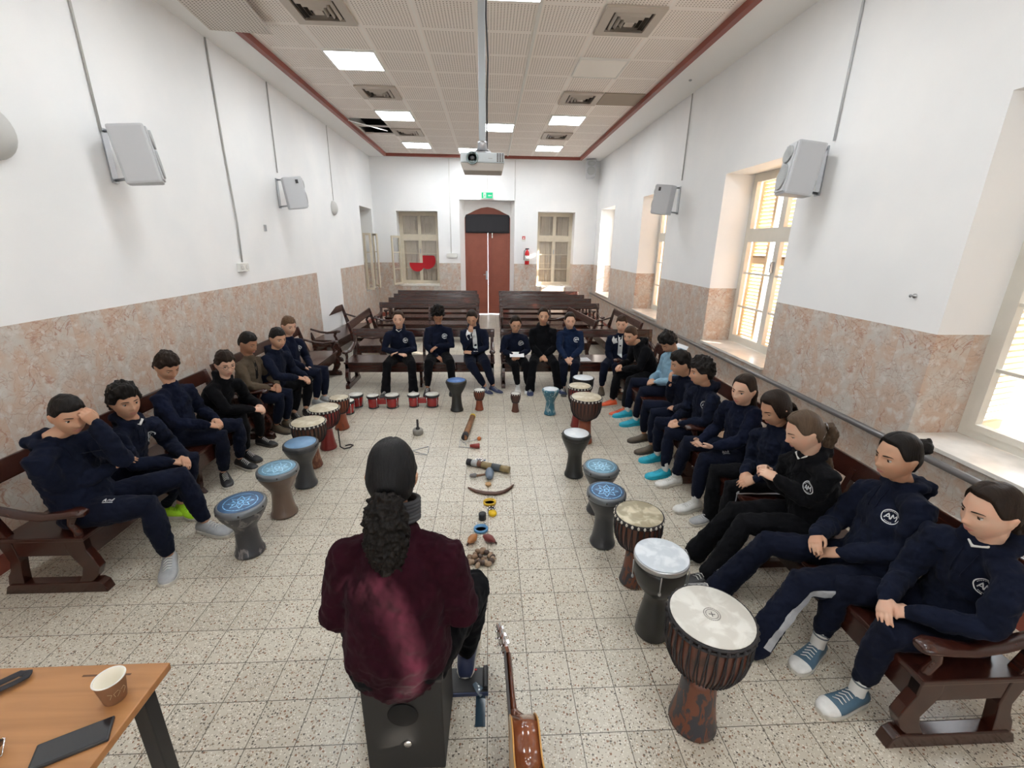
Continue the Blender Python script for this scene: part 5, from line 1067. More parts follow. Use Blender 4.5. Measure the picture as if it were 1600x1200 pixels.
def strokes_on(bvh, strokes, O, ex, ey, F, w, mb, off=.0025):
    ref, _n = ray_on(bvh, O + F * .25, -F)
    if w > .015: ref = None
    for st_ in strokes:
        P2 = []
        for (x0, y0), (x1, y1) in zip(st_, st_[1:]):
            L = math.hypot(x1 - x0, y1 - y0); k = max(1, int(L / .006))
            for i in range(k): P2.append((x0 + (x1 - x0) * i / k, y0 + (y1 - y0) * i / k))
        P2.append(st_[-1]); prev = None; vs = []
        for i, (x, y) in enumerate(P2):
            a = P2[max(0, i - 1)]; b = P2[min(len(P2) - 1, i + 1)]; dx, dy = b[0] - a[0], b[1] - a[1]; L = math.hypot(dx, dy) or 1
            for sg in (-1, 1):
                q = O + ex * (x - sg * dy / L * w) + ey * (y + sg * dx / L * w); h, nn = ray_on(bvh, q + F * .25, -F)
                ok = h is not None and (ref is None or abs((h - ref).dot(F)) < .045); vs.append((h + F * off) if ok else None)
        for i in range(len(P2) - 1):
            quad = [vs[2 * i], vs[2 * i + 1], vs[2 * i + 3], vs[2 * i + 2]]
            if all(v is not None for v in quad) and max((quad[0] - v).length for v in quad) < .03 + 3 * w: mb.add(quad, [(0, 1, 2, 3)])
RING = [(.034 * math.cos(2 * PI * i / 24), .034 * math.sin(2 * PI * i / 24)) for i in range(25)]
EMBLEM = [RING, [(-.021, -.013), (-.010, .014), (-.002, -.013)], [(-.017, -.004), (-.004, -.004)], [(.0, -.013), (.003, .014), (.010, -.001), (.019, .014), (.021, -.013)]] + [[(.026 * math.cos(a), .026 * math.sin(a)), (.0285 * math.cos(a), .0285 * math.sin(a))] for a in [.5 + .22 * i for i in range(11)]] + [[(.026 * math.cos(a), .026 * math.sin(a)), (.0285 * math.cos(a), .0285 * math.sin(a))] for a in [4.2 + .22 * i for i in range(5)]]
SCRIPT = [[(-.03, -.01), (-.022, .012), (-.015, -.01)], [(-.027, -.002), (-.017, -.002)], [(-.008, -.008), (-.006, .006), (.002, .004), (.003, -.008)], [(.018, .014), (.017, -.008), (.010, -.006), (.010, .002), (.017, .003)], [(-.03, -.017), (.0, -.016), (.022, -.018)]]
def shoe(parent, an, fd, s, kind, near, top_h=.085):
    fd = V(fd.x, fd.y, 0).normalized(); u = V(fd.y, -fd.x, 0); z0 = max(0.0, an.z - .105); base = V(an.x, an.y, z0); k = s * 1.10
    up = MB(); secs = ((-.062, .020, .040), (-.052, .029, .070), (-.030, .034, top_h), (.005, .036, top_h), (.030, .038, .072), (.065, .042, .056), (.105, .046, .047), (.145, .043, .042), (.172, .033, .036), (.186, .016, .026))
    vs = []; n = 16
    for yy, hw, hh in secs:
        for i in range(n):
            a = 2 * PI * i / n; ca, sa = math.cos(a), math.sin(a); zz = .010 + (hh - .010) * (.5 + .5 * sa) if sa > -.2 else .010 + (hh - .010) * max(0, .5 + .5 * sa) * .6
            wv = hw * (abs(ca) ** .75) * (1 - .28 * max(0, sa) * (1 if yy < .05 else .5))
            vs.append(base + (fd * yy + u * math.copysign(wv, ca)) * k + V(0, 0, zz * k))
    up.add(vs, [(j * n + i, j * n + (i + 1) % n, (j + 1) * n + (i + 1) % n, (j + 1) * n + i) for j in range(len(secs) - 1) for i in range(n)], True); o = len(up.v) - len(vs)
    up.f += [tuple(o + i for i in range(n))[::-1], tuple(o + (len(secs) - 1) * n + i for i in range(n))]; up.mi += [0, 0]; up.sm += [True, True]
    so = put('shoe', up, SHM[kind], parent)
    pl = [(-.066, 0), (-.060, .024), (-.035, .036), (.02, .038), (.07, .045), (.11, .049), (.15, .046), (.178, .034), (.190, .012), (.190, -.012), (.178, -.034), (.15, -.046), (.11, -.049), (.07, -.045), (.02, -.038), (-.035, -.036), (-.060, -.024)]
    T = Matrix(((fd.x * k, u.x * k, 0, base.x), (fd.y * k, u.y * k, 0, base.y), (0, 0, k, base.z), (0, 0, 0, 1)))
    put('sole', MB().prism(pl, 0.0, .020, T), SHM['soled' if kind in ('olive', 'black') and not near else 'sole'] if kind != 'cyan' else SHM['cyan'], so, bevel=.004 if near else 0)
    if kind in ('denim', 'white'):
        cp = MB(); vs = []
        for yy, hw, hh in ((.128, .0462, .046), (.147, .0442, .0435), (.174, .0342, .0370), (.1885, .0175, .0270)):
            for i in range(n):
                a = 2 * PI * i / n; ca, sa = math.cos(a), math.sin(a); zz = .010 + (hh - .009) * (.5 + .5 * sa) if sa > -.2 else .010 + (hh - .009) * max(0, .5 + .5 * sa) * .6
                vs.append(base + (fd * yy + u * math.copysign(hw * (abs(ca) ** .75) * (1 - .14 * max(0, sa)) * 1.01, ca)) * k + V(0, 0, zz * k + .001))
        cp.add(vs, [(q_ * n + i, q_ * n + (i + 1) % n, (q_ + 1) * n + (i + 1) % n, (q_ + 1) * n + i) for q_ in range(3) for i in range(n)], True); o2 = len(cp.v) - n; cp.f.append(tuple(o2 + i for i in range(n))); cp.mi.append(0); cp.sm.append(True)
        put('toe_cap', cp, SHM['white' if kind != 'grey' else 'navy'], so)
    if kind not in ('olive',):
        l = MB()
        for q in range(5):
            yy = .030 + q * .016; hh = .078 - q * .0065; l.tube([base + (fd * yy + u * (-.020)) * k + V(0, 0, (hh - .006) * k), base + (fd * (yy + .003)) * k + V(0, 0, (hh + .004) * k), base + (fd * (yy + .010) + u * .020) * k + V(0, 0, (hh - .008) * k)], .0026 * k, 5)
        put('laces', l, SHM['white'] if kind in ('black', 'denim', 'grey', 'white', 'navy') else SHM[kind], so)
    return so
def person(key, top, top_kind, bottoms, legk, hairs, hcol, face, label, group=None, skn='a', near=False, shoes='black', emblem=True, hands=None, extra=None, sock=None, toe=None, curl=.55, cat='person'):
    s, J = POSE[key]; j = {n: V(*p) for n, p in zip(JN, J)}; AD = key == 'A'
    root = empty('person', (j['hip'].x, j['hip'].y, 0), label=label, cat=cat, group=group); off = root.location.copy()
    for n in j: j[n] = j[n] - off
    U = (j['neck'] - j['hip']).normalized(); L = (j['shL'] - j['shR']); L = (L - U * L.dot(U)).normalized(); F = L.cross(U)
    Lh = (j['hipL'] - j['hipR']).normalized(); hk = (1.14 if AD else 1.0)
    # head transform
    az, pt, rl = [math.radians(v) for v in face]
    D_ = V(math.cos(az) * math.cos(pt), math.sin(az) * math.cos(pt), math.sin(pt)); X = D_.cross(V(0, 0, 1)).normalized(); Zh = X.cross(D_).normalized()
    R3 = Matrix((X, D_, Zh)).transposed(); R3 = Matrix.Rotation(rl, 3, D_) @ R3; T = Matrix.Translation(j['head']) @ R3.to_4x4() @ Matrix.Scale(hk, 4)
    H = lambda *p: T @ V(*p)
    if hands and 'wr' in hands:
        for q, f in hands['wr'].items(): j['wr' + q] = H(*f)
    # ---- body
    b = MB(); head_grid(b, T)
    b.loft([j['neck'] - U * .03, j['neck'] + U * .02, H(0, -.018, -.085), H(0, -.020, -.04)], [.050 * s, .046 * s, .047 * hk, .050 * hk], L, 16)
    for sg in (-1, 1):
        q = [H(sg * .071, -.006, -.024), H(sg * .0765, -.010, -.006), H(sg * .079, -.012, .012), H(sg * .075, -.008, .022)]
        b.loft(q, [(.004 * hk, .007 * hk), (.0055 * hk, .013 * hk), (.0055 * hk, .016 * hk), (.004 * hk, .010 * hk)], X, 10)
    mid = j['hip'].lerp(j['neck'], .5) - F * .02
    b.loft([j['hip'], mid, j['neck'] - U * .12 * s, j['neck'] - U * .02], [(.11 * s, .075 * s), (.10 * s, .07 * s), (.10 * s, .07 * s), (.05 * s, .045 * s)], L, 16)
    for sd in 'LR':
        sh, el, wr = j['sh' + sd] - U * (.075 if AD else .035) * s, j['el' + sd], j['wr' + sd]
        b.loft([j['neck'].lerp(sh, .3) - U * .05, sh, sh.lerp(el, .5), el, el.lerp(wr, .5), wr], [.04 * s, .042 * s, .036 * s, .031 * s, .027 * s, .021 * s], F, 12)
        sg = 1 if sd == 'L' else -1; other = j['wr' + ('R' if sd == 'L' else 'L')]; fa = (wr - el).normalized()
        if hands and sd in hands: dd, nn, cc = hands[sd]; dd = R3 @ V(*dd) if len(dd) == 3 and hands.get('local') else V(*dd); nn = R3 @ V(*nn) if hands.get('local') else V(*nn)
        else:
            dd = fa * .6 + (other - wr) * (1.6 if (other - wr).length < .3 else .6) - V(0, 0, .10); nn = -F * .25 - V(0, 0, 1) + (other - wr).normalized() * .5; cc = curl
        hand(b, wr, dd, nn, sg, .98 * hk if AD else .90, cc)
        hp, kn, an = j['hip' + sd], j['kn' + sd], j['an' + sd]
        b.loft([hp, hp.lerp(kn, .5), kn, kn.lerp(an, .4), an + V(0, 0, .01)], [.070 * s, .062 * s, .046 * s, .046 * s, .031 * s], F, 12); 
    vox = .0042 if near else .0058
    organic('body', b, vox, 2, m=SK[skn], parent=root)
    # ---- face parts
    if key != 'A':
        ev = .25 if face[1] < -18 else .62
        for sg in (-1, 1):
            c = V(sg * .0305, head_pt(sg * .39, .055).y - .0080, .0055); e = MB(); e.ball((0, 0, 0), .0118, 20, 12)
            for fi, f in enumerate(e.f):
                cc = sum((V(*e.v[i]) for i in f), V()) / len(f)
                if (cc.normalized() - V(0, 1, -.10 if face[1] > -18 else -.45).normalized()).length < .56: e.mi[fi] = 1
            me = e.mesh('eye', (EYEW, IRIS)); put('eye', me, (EYEW, IRIS), root, mtx=T @ Matrix.Translation(c) @ Matrix.Scale(.98, 4))
            lid = MB(); n = 14; vs = []; lo = 1.25 - ev * 1.0
            for r_ in range(6):
                th = .15 + ((1.08 if ev > .5 else 1.42) - .15) * r_ / 5
                for i in range(n + 1):
                    a = -1.45 + 2.9 * i / n; vs.append(V(.0130 * math.sin(th) * math.sin(a), .0130 * math.sin(th) * math.cos(a), .0130 * math.cos(th)))
            lid.add(vs, [(r_ * (n + 1) + i, (r_ + 1) * (n + 1) + i, (r_ + 1) * (n + 1) + i + 1, r_ * (n + 1) + i + 1) for r_ in range(5) for i in range(n)], True)
            put('eyelid', lid, SK[skn], root, mtx=T @ Matrix.Translation(c))
            l2 = MB(); l2.tube([V(.0133 * math.sin(th) * math.sin(a), .0133 * math.sin(th) * math.cos(a), .0133 * math.cos(th)) for a in [-1.3 + 2.6 * i / 10 for i in range(11)]], .0015, 5); put('eyelashes', l2, IRIS, root, mtx=T @ Matrix.Translation(c))
            bp = []
            for i in range(7):
                x = sg * (.013 + .034 * i / 6); z = .0235 + .0045 * math.sin(PI * (i + 1.5) / 9) - .002 * (i == 6); a = math.asin(max(-.99, min(.99, x / (.0735 * math.cos(.22))))); p = head_pt(a, math.asin(z / .112)); bp.append(V(p.x, p.y + .0006, p.z))
            put('eyebrow', MB().loft(bp, [(.0022, .0016), (.003, .002), (.0032, .002), (.003, .002), (.0025, .0018), (.002, .0015), (.001, .001)], (0, 0, 1), 8), HR[hcol] if hcol not in ('fair', 'ltbrown') else HR['brown'], root, mtx=T)
        lp = MB()
        for zc_, r_, up in ((-.0545, .0028, 1), (-.0632, .0034, -1)):
            pts = []
            for i in range(9):
                x = -.022 + .044 * i / 8; z = zc_ * 1.0 + up * .0012 * (1 - abs(x) / .022) * (1 if up < 0 else .6) - (up * .0035 * (abs(x) / .022) ** 2); a = math.asin(x / (.0735 * math.cos(math.asin(z / .112)) * .88)); p = head_pt(a, math.asin(z / .112)); pts.append(V(x, p.y - .0006, z))
            lp.loft(pts, [r_ * q for q in (.25, .6, .85, 1, .95, 1, .85, .6, .25)], (0, 0, 1), 8)
        put('lips', lp, LIPS, root, mtx=T)
    # ---- hair
    hm = MB(); seed = sum(map(ord, key)) % 17; st2 = hairs[0]
    head_grid(hm, T, 88, 64, hair_fn(st2, seed)); ho = put('hair', hm, HR[hcol], root)
    for ex in hairs[1:]:
        e = MB()
        if ex == 'bun': e.ball((0, 0, 0), (.040, .034, .038), 20, 14); e.loft([V(-.034, .0, -.01), V(.0, -.02, .034), (.034, 0, .01), V(.0, .02, -.03), V(-.03, 0, .0)], [.014] * 5, n=10); o = organic('hair_bun', e, .004, 1, .010, clouds2, HR[hcol], ho); o.matrix_local = T @ Matrix.Translation((0, -.118, .042)); put('hair_tie', MB().lathe([(.026, -.005), (.032, 0), (.026, .005)], n=20), M['black'], ho, mtx=T @ Matrix.Translation((0, -.098, .034)) @ Matrix.Rotation(PI / 2 - .3, 4, 'X'))
        if ex in ('pony', 'ponylong'):
            ln = .34 if ex == 'ponylong' else .22; p0 = H(0, -.095, .010); bk = -F; pts = [p0, p0 + (H(0, -.13, .0) - p0), H(0, -.135, -.05), j['neck'] + bk * .085 + V(0, 0, .0) + L * .02, j['neck'] + bk * .10 - U * ln * .35 + L * .03, j['neck'] + bk * .10 - U * ln * .75 + L * .035]
            e.loft(pts, [.016, .024, .030, .030, .026, .010], L, 14); organic('ponytail', e, .005, 2, .012, clouds2, HR[hcol], ho); put('hair_tie', MB().lathe([(.014, -.006), (.022, 0), (.014, .006)], n=16), M['black'] if ex == 'pony' else FB['stripe'], ho, mtx=Matrix.Translation(H(0, -.112, .004)) @ (T.to_3x3().normalized().to_4x4()) @ Matrix.Rotation(PI / 2, 4, 'X'))
        if ex == 'curtain':
            for sg in (-1, 1): e.loft([H(sg * .066, -.03, .02), H(sg * .078, -.035, -.04), H(sg * .070, -.04, -.10), H(sg * .06, -.045, -.135)], [(.016, .03), (.018, .036), (.015, .034), (.006, .02)], L, 12)
            e.loft([H(0, -.09, .0), H(0, -.10, -.06), H(0, -.085, -.14)], [(.06, .02), (.065, .022), (.05, .014)], L, 14); organic('loose_hair', e, .006, 2, .008, clouds2, HR[hcol], ho)
        if ex == 'adult':
            p0 = H(0, -.085, -.035); e.loft([p0 + F * .02, p0 - F * .03, p0 - F * .045 - V(0, 0, .05), p0 - F * .05 - V(0, 0, .14), p0 - F * .045 - V(0, 0, .23), p0 - F * .035 - V(0, 0, .30)], [.034, .060, .074, .076, .064, .026], L, 16); organic('curly_ponytail', e, .0045, 1, .036, clouds2, HR['black'], ho)
    # ---- top garment
    W = 1.10 if AD else 1.0; c = MB(); tb = s * W
    sp = lambda f, o: j['hip'].lerp(j['neck'], f) - F * o * s
    c.loft([sp(-.06, .0), sp(.02, .0), sp(.14, .018), sp(.38, .028), sp(.62, .018), sp(.80, .008), sp(.92, .0), sp(.985, -.006)], [(.150 * tb, .105 * tb), (.168 * tb, .122 * tb), (.165 * tb, .125 * tb), (.155 * tb, .118 * tb), (.160 * tb, .115 * tb), (.128 * tb, .096 * tb), (.084 * tb, .074 * tb), (.060 * s, .058 * s)], L, 28)
    for sd in 'LR':
        sh, el, wr = j['sh' + sd] - U * (.055 if AD else .030) * s, j['el' + sd], j['wr' + sd]; k = .0 
        cuff = wr + (wr - el).normalized() * (.004); ef = el
        c.loft([j['neck'].lerp(sh, .30) - U * .035 * s, j['neck'].lerp(sh, .70) - U * .022 * s, sh - U * .006, sh.lerp(ef, .25), sh.lerp(ef, .6), ef, ef.lerp(cuff, .35), ef.lerp(cuff, .7), ef.lerp(cuff, .88), cuff], [.052 * tb, .058 * tb, .063 * tb, .062 * tb, .059 * tb, .054 * tb, .051 * tb, .046 * tb, .043 * tb, .030 * tb], F, 16)
    if top_kind == 'hood':
        nk = j['neck'] + U * .012
        pts = []
        for i in range(13):
            a = -2.55 + 5.1 * i / 12   # around the back
            pts.append(nk + L * (.072 * s * math.sin(a)) - F * ((.070 if abs(a) < 1.6 else .062) * s * math.cos(a) + .006) + U * (.014 - .030 * (1 - math.cos(a)) * .5) * s)
        c.loft(pts, [(.017 + .017 * max(0, math.cos(2 * PI * (i - 6) / 26))) * s for i in range(13)], U, 12)
        c.loft([nk - F * .085 * s + U * .015 + L * -.05, nk - F * .105 * s - U * .02, nk - F * .085 * s + U * .015 + L * .05], [.032 * s, .046 * s, .032 * s], U, 12); c.loft([nk - F * .10 * s, nk - F * .105 * s - U * .08], [(.075 * s, .034 * s), (.030 * s, .016 * s)], L, 12)
    else:
        pts = [j['neck'] - U * .006 + L * .058 * s * math.sin(2 * PI * i / 16) + F * (.052 * s * math.cos(2 * PI * i / 16) - .004) - U * .010 * math.cos(2 * PI * i / 16) for i in range(17)]
        c.loft(pts, [.010 * s if not AD else .02] * 17, U, 8)
    if extra == 'twotone': pass
    to = organic({'hood': 'hoodie', 'crew': 'sweatshirt', 'jacket': 'fleece_jacket', 'sweater': 'sweater'}[top_kind], c, .0065 if near else .009, 6, .028 if near else .020, clouds, FB[top], root)
    # ---- trousers
    c = MB(); hp = j['hip']
    c.loft([hp - Lh * .07 * s, hp + Lh * .07 * s], [.098 * tb, .098 * tb], V(0, 0, 1), 18)
    for sd in 'LR':
        h_, kn, an = j['hip' + sd], j['kn' + sd], j['an' + sd]; sh_ = (kn - an).normalized()
        if legk == 'flare': rr = [.092, .083, .068, .062, .066, .074]; e0 = an + V(0, 0, -.035)
        else: rr = [.094, .086, .071, .062, .054, .043]; e0 = an + sh_ * (.035 if not sock else .075)
        c.loft([h_ + V(0, 0, -.01), h_.lerp(kn, .5), kn, kn.lerp(e0, .35), kn.lerp(e0, .78), e0], [q * s * (.5 + .5 * W) for q in rr], F, 16)
    tr = organic('trousers', c, .0065 if near else .009, 5, .022 if near else .015, clouds, FB[bottoms], root)
    bvt = bvh_to = None
    if extra in ('stripe', 'widestripe') or (extra == 'thighlogo'):
        bvt = BVHTree.FromPolygons([v.co for v in tr.data.vertices], [p.vertices for p in tr.data.polygons])
    if extra in ('stripe', 'widestripe'):
        for sd, sg in (('L', 1), ('R', -1)):
            h_, kn, an = j['hip' + sd], j['kn' + sd], j['an' + sd]; m_ = MB(); w = .020 if extra == 'widestripe' else .005; vs = []
            for i in range(41):
                t_ = .06 + .94 * i / 40; p = h_.lerp(kn, t_ * 2) if t_ < .5 else kn.lerp(an, (t_ - .5) * 2); ax = (kn - h_ if t_ < .5 else an - kn).normalized(); o_ = Lh * sg; o_ = (o_ - ax * o_.dot(ax)).normalized(); ww = ax.cross(o_)
                if t_ > .5: ww = (ww + (kn - h_).normalized() * 0)
                for q in (-1, -.5, 0, .5, 1):
                    hh, nn = ray_on(bvt, p + ww * q * w + o_ * .2, -o_); vs.append(hh + o_ * .0045 if hh is not None else None)
            for i in range(40):
                for c_ in range(4):
                    qd = [vs[5 * i + c_], vs[5 * i + c_ + 1], vs[5 * i + c_ + 6], vs[5 * i + c_ + 5]]
                    if all(v is not None for v in qd) and max((qd[0] - v).length for v in qd) < .06: m_.add(qd, [(0, 1, 2, 3)])
            if m_.v: put('side_stripe', m_, FB['stripe'] if extra == 'widestripe' else INK, tr)
    if extra == 'thighlogo':
        sd = 'R' if key == 'L1' else 'L'; ax = (j['kn' + sd] - j['hip' + sd]).normalized(); O = j['hip' + sd].lerp(j['kn' + sd], .55); nrm = V(0, 0, 1); nrm = (nrm - ax * nrm.dot(ax)).normalized(); side = ax.cross(nrm) * (-1 if key == 'L1' else 1); nrm2 = (nrm + side * (-.35 if key != 'L1' else -.35)).normalized()
        m_ = MB(); ex_ = -ax if key != 'L1' else ax; ey_ = nrm2.cross(ex_); strokes_on(bvt, SCRIPT, O, ex_, ey_, nrm2, .0022, m_)
        if m_.v: put('printed_logo', m_, INK, tr, label='small white print on the thigh')
    if emblem:
        bvh_to = BVHTree.FromPolygons([v.co for v in to.data.vertices], [p.vertices for p in to.data.polygons]); m_ = MB(); O = j['hip'].lerp(j['neck'], .66) + L * .075 * s
        Fe = (F + L * .25 + U * .1).normalized(); ex_ = (L - Fe * L.dot(Fe)).normalized(); strokes_on(bvh_to, EMBLEM, O, ex_, U, Fe, .0021 if near else .0028, m_)
        if m_.v: put('chest_emblem', m_, INK, to, label='round white school emblem on the chest')
    if top_kind == 'hood' and near:
        m_ = MB(); 
        if bvh_to is None: bvh_to = BVHTree.FromPolygons([v.co for v in to.data.vertices], [p.vertices for p in to.data.polygons])
        for sg in (-1, 1):
            pts = []
            for i in range(8):
                q = j['neck'] + L * sg * (.028 - .004 * i * .3) * s - U * (.030 + .016 * i) + F * .25; h_, _n = ray_on(bvh_to, q, -F)
                if h_ is not None: pts.append(h_ + F * .003)
            if len(pts) > 2: m_.tube(pts, .0026, 6)
        if m_.v: put('drawstrings', m_, FB[top], to)
    # ---- shoes, socks
    for sd in 'LR':
        kn, an = j['kn' + sd], j['an' + sd]; fd = (an - kn); fd = V(fd.x, fd.y, 0); base = V(F.x, F.y, 0); fd = base.normalized() * .7 + (fd.normalized() * .3 if fd.length > .08 else V())
        if toe and sd in toe: a = math.radians(toe[sd]); fd = V(math.cos(a), math.sin(a), 0)
        shoe(root, an + (off - off), fd, s, shoes, near)
        if sock or shoes in ('cyan', 'white', 'denim'):
            sh_ = (kn - an).normalized(); so = put('sock', MB().loft([an - V(0, 0, .03), an + V(0, 0, .01), an + sh_ * (.10 if sock else .05)], [.034 * s, .034 * s, .037 * s], F, 16), SOCK, root)
            if sock:
                for q in (.045, .065): put('sock_band', MB().loft([an + sh_ * q, an + sh_ * (q + .008)], [.0375 * s, .0378 * s], F, 16, cap=False), SOCKG, so)
    if extra == 'glasses':
        g_ = MB()
        for sg in (-1, 1):
            pts = [V(sg * .031 + .020 * math.cos(a), .094 - .006 * abs(math.cos(a)), .004 + .016 * math.sin(a)) for a in [2 * PI * i / 16 for i in range(17)]]; g_.tube(pts, .0014, 5); g_.tube([V(sg * .051, .088, .008), V(sg * .074, .06, .008), V(sg * .079, -.01, .008)], .0014, 5)
        g_.tube([V(-.011, .094, .006), V(0, .097, .009), V(.011, .094, .006)], .0014, 5); tag(put('eyeglasses', g_, M['black'], mtx=Matrix.Translation(off) @ T), 'thin dark-framed glasses worn by the ' + ('boy in the dark hoodie on the left pew' if key == 'L4' else 'girl holding the paper'), 'glasses')
    if extra == 'jacket':
        bvh_to = BVHTree.FromPolygons([v.co for v in to.data.vertices], [p.vertices for p in to.data.polygons]); m_ = MB(); O = j['neck'] - U * .03; strokes_on(bvh_to, [[(0, .005), (0, -.19)]], O, L, U, F, .018, m_); put('dark_placket', m_, FB['black'], to, label='dark zip placket')
    if extra == 'twotone':
        bvh_to = BVHTree.FromPolygons([v.co for v in to.data.vertices], [p.vertices for p in to.data.polygons]); m_ = MB(); strokes_on(bvh_to, [[(-.005, .02), (.008, -.10), (.012, -.26)]], j['neck'] - U * .02, L, U, F, .030, m_, .004); strokes_on(bvh_to, [[(-.055, .02), (-.085, -.05), (-.06, -.10)]], j['neck'] - U * .01, L, U, F, .030, m_, .004); put('white_shirt_front', m_, FB['white'], to, label='white shirt and pale hood lining')
    if extra == 'collar' or (top_kind == 'hood' and key in ('B1', 'L2', 'R8', 'R10')):
        m_ = MB(); q = j['neck'] + U * .018 + F * .040 * s; m_.loft([q + L * .034, q - U * .022 + F * .014, q - L * .034], [(.004, .013), (.005, .015), (.004, .013)], U, 8); put('shirt_collar', m_, SOCK, root, label='white shirt showing at the neck')
    if AD:
        m_ = MB(); cn = j['neck'] + U * .055
        for r_ in range(6):
            pts = [cn + U * (r_ * .013 - .02) + L * .078 * math.sin(2 * PI * i / 24) + F * .070 * math.cos(2 * PI * i / 24) for i in range(25)]; m_.tube(pts, .0085, 8)
        put('knitted_scarf', m_, FB['grey'], root, label='ribbed grey neck warmer')
    root['label'] = label
    return root
GL = 'children seated on the pews around the drums'
LAP = None
person('L1', 'navy', 'hood', 'trn', 'jog', ['crop'], 'black', (-28, -14, .28), 'boy in navy hoodie with one hand at his forehead, nearest the camera on the left', GL, near=True, shoes='grey', extra='thighlogo', hands={'wr': {'L': (-.062, .125, -.02)}, 'L': ((.35, -.15, .9), (0.1, -1, -.1), 1.6), 'local': True}, toe={'R': -62, 'L': -15})
person('L2', 'navy', 'hood', 'trn', 'jog', ['thick'], 'black', (-30, -6, 0), 'boy in navy sweatshirt with white collar and green shoes on the left, hands in lap', GL, near=True, shoes='green', emblem=True)
person('L3', 'navy2', 'crew', 'trn', 'jog', ['short'], 'dark', (-26, -28, 0), 'boy in plain navy sweatshirt looking down with folded hands, third on the left', GL, near=True, shoes='black', emblem=False, toe={'R': -52, 'L': -25})
person('L4', 'black', 'hood', 'trk', 'jog', ['short'], 'dark', (-40, -12, 0), 'boy with glasses in black hoodie leaning forward on the left pew', GL, skn='b', shoes='black', extra='glasses', emblem=False, toe={'R': -28, 'L': -20})
person('L5', 'olive', 'jacket', 'trn', 'jog', ['crop'], 'black', (-14, -20, 0), 'boy in olive-brown fleece jacket with dark placket', GL, skn='c', shoes='olive', extra='jacket', emblem=False)
person('L6', 'navy', 'hood', 'trk', 'jog', ['crop'], 'black', (-33, -14, 0), 'boy in dark navy hoodie with hands on his knee, beside the olive fleece', GL, skn='a', shoes='black', emblem=False)
person('L7', 'navy2', 'crew', 'trn', 'jog', ['crop'], 'fair', (-35, -14, 0), 'fair-haired boy in navy top at the far end of the left pew', GL, skn='b', shoes='grey')
person('B1', 'navy', 'hood', 'trk', 'flare', ['tied', 'pony'], 'brown', (-86, -3, 0), 'girl with tied-back hair and white collar, first on the left of the facing pew', GL, skn='b', shoes='black')
person('B2', 'navy', 'crew', 'trk', 'jog', ['bushy'], 'black', (-78, -38, 0), 'girl with bushy black hair looking down, arms crossed over her middle', GL, skn='c', shoes='black', extra='stripe')
person('B3', 'navy', 'hood', 'trn', 'jog', ['tied', 'pony'], 'dark', (-96, -28, 0), 'girl in navy and white top with a hand raised to her chin', GL, skn='a', shoes='navy', extra='twotone', emblem=False, hands={'wr': {'R': (.01, .125, -.165)}, 'R': ((0, -.2, 1), (0, -1, 0), 1.2), 'local': True}, toe={'L': -50, 'R': -60})
person('B4', 'navy', 'crew', 'trk', 'jog', ['tied', 'pony'], 'dark', (-86, -16, 0), 'girl with glasses holding a white paper on the facing pew', GL, skn='a', shoes='white', extra='glasses')
person('B5', 'black', 'hood', 'trk', 'flare', ['tied'], 'dark', (-92, -4, 0), 'tall girl in dark hoodie with hands hanging between her knees', GL, skn='a', shoes='navy', emblem=False)
person('B6', 'blue', 'hood', 'trn', 'jog', ['tied'], 'dark', (-92, -8, 0), 'girl in bright navy hoodie, arms straight with hands clasped at her knees', GL, skn='b', shoes='black')
person('R1', 'navy', 'crew', 'trn', 'jog', ['crop'], 'brown', (-112, -8, 0), 'boy in navy and white top, sunlit head, right end of the facing pew', GL, skn='b', shoes='olive', extra='twotone', emblem=False)
person('R2', 'black', 'hood', 'trk', 'jog', ['crop'], 'brown', (222, -8, 0), 'boy in black hoodie and orange shoes leaning forward', GL, skn='a', shoes='orange', emblem=False)
person('R3', 'ltblue', 'hood', 'trn', 'jog', ['thick'], 'black', (205, -40, 0), 'boy in light blue hoodie looking down', GL, skn='a', shoes='cyan', emblem=False)
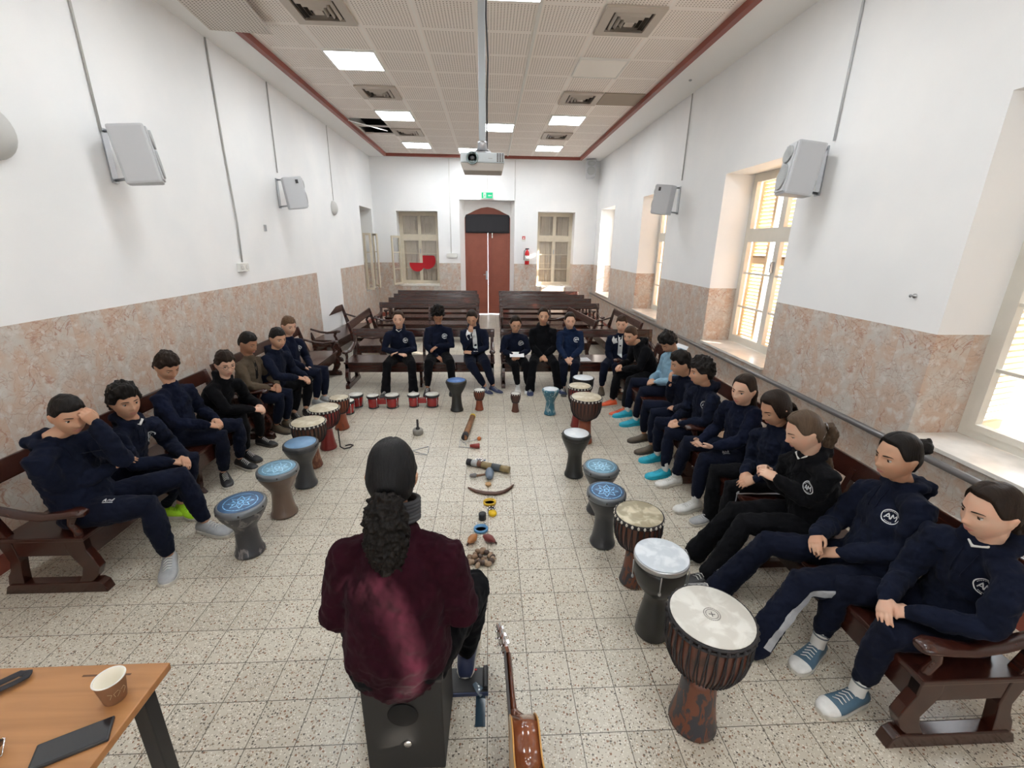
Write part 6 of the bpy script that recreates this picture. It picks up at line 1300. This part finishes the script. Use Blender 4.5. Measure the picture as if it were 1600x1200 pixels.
person('R4', 'navy', 'crew', 'trn', 'jog', ['short'], 'black', (180, -14, 0), 'boy in navy sweatshirt resting his chin on his hand', GL, skn='a', shoes='olive', emblem=False, hands={'wr': {'R': (.03, .115, -.17)}, 'R': ((.15, -.2, 1), (0, -1, 0), 1.2), 'local': True})
person('R5', 'navy', 'hood', 'trn', 'jog', ['thick'], 'black', (172, -6, 0), 'boy in navy hoodie and turquoise shoes seen in profile', GL, skn='a', near=True, shoes='cyan')
person('R6', 'navy2', 'crew', 'trn', 'jog', ['tied', 'pony'], 'dark', (208, -6, 0), 'girl in plain navy sweatshirt and white shoes with open hands on her lap', GL, skn='b', near=True, shoes='white', emblem=False, extra='thighlogo', hands={'L': ((-.9, .35, -.1), (0, .45, .9), .45), 'R': ((-.8, -.45, -.1), (.1, -.4, .9), .5)})
person('R7', 'navy', 'crew', 'trk', 'flare', ['loose', 'curtain'], 'dark', (186, -24, 0), 'girl with loose dark hair and closed eyes in navy sweatshirt', GL, skn='a', near=True, shoes='grey', emblem=False, extra='stripe')
person('R8', 'black', 'hood', 'trk', 'flare', ['tied', 'ponylong'], 'ltbrown', (168, -22, 0), 'girl with long fair ponytail holding her fingers together', GL, skn='b', near=True, shoes='black', curl=.9)
person('R9', 'navy', 'hood', 'trn', 'flare', ['tied', 'bun'], 'black', (180, -6, 0), 'girl with dark hair in a bun and wide grey stripe down her trousers', GL, skn='a', near=True, shoes='grey', extra='widestripe')
person('R10', 'navy', 'hood', 'trn', 'jog', ['tied', 'pony'], 'dark', (176, -10, 0), 'girl in navy hoodie and blue canvas shoes, nearest the camera on the right', GL, skn='b', near=True, shoes='denim', sock=True, toe={'R': 208, 'L': 192})
person('A', 'maroon', 'sweater', 'trk', 'jog', ['tied', 'adult'], 'adult', (92, -4, 0), 'adult in maroon sweater with dark curly ponytail seated with back to the camera', None, near=True, shoes='navy', emblem=False)
tag(put('sheet_of_paper', MB().box((-.10, -.075, 0), (.10, .075, .002)), M['paper'], mtx=Matrix.Translation((.385, 5.93, .53)) @ Matrix.Rotation(.25, 4, 'X')), 'white paper held by the girl with glasses', 'paper')
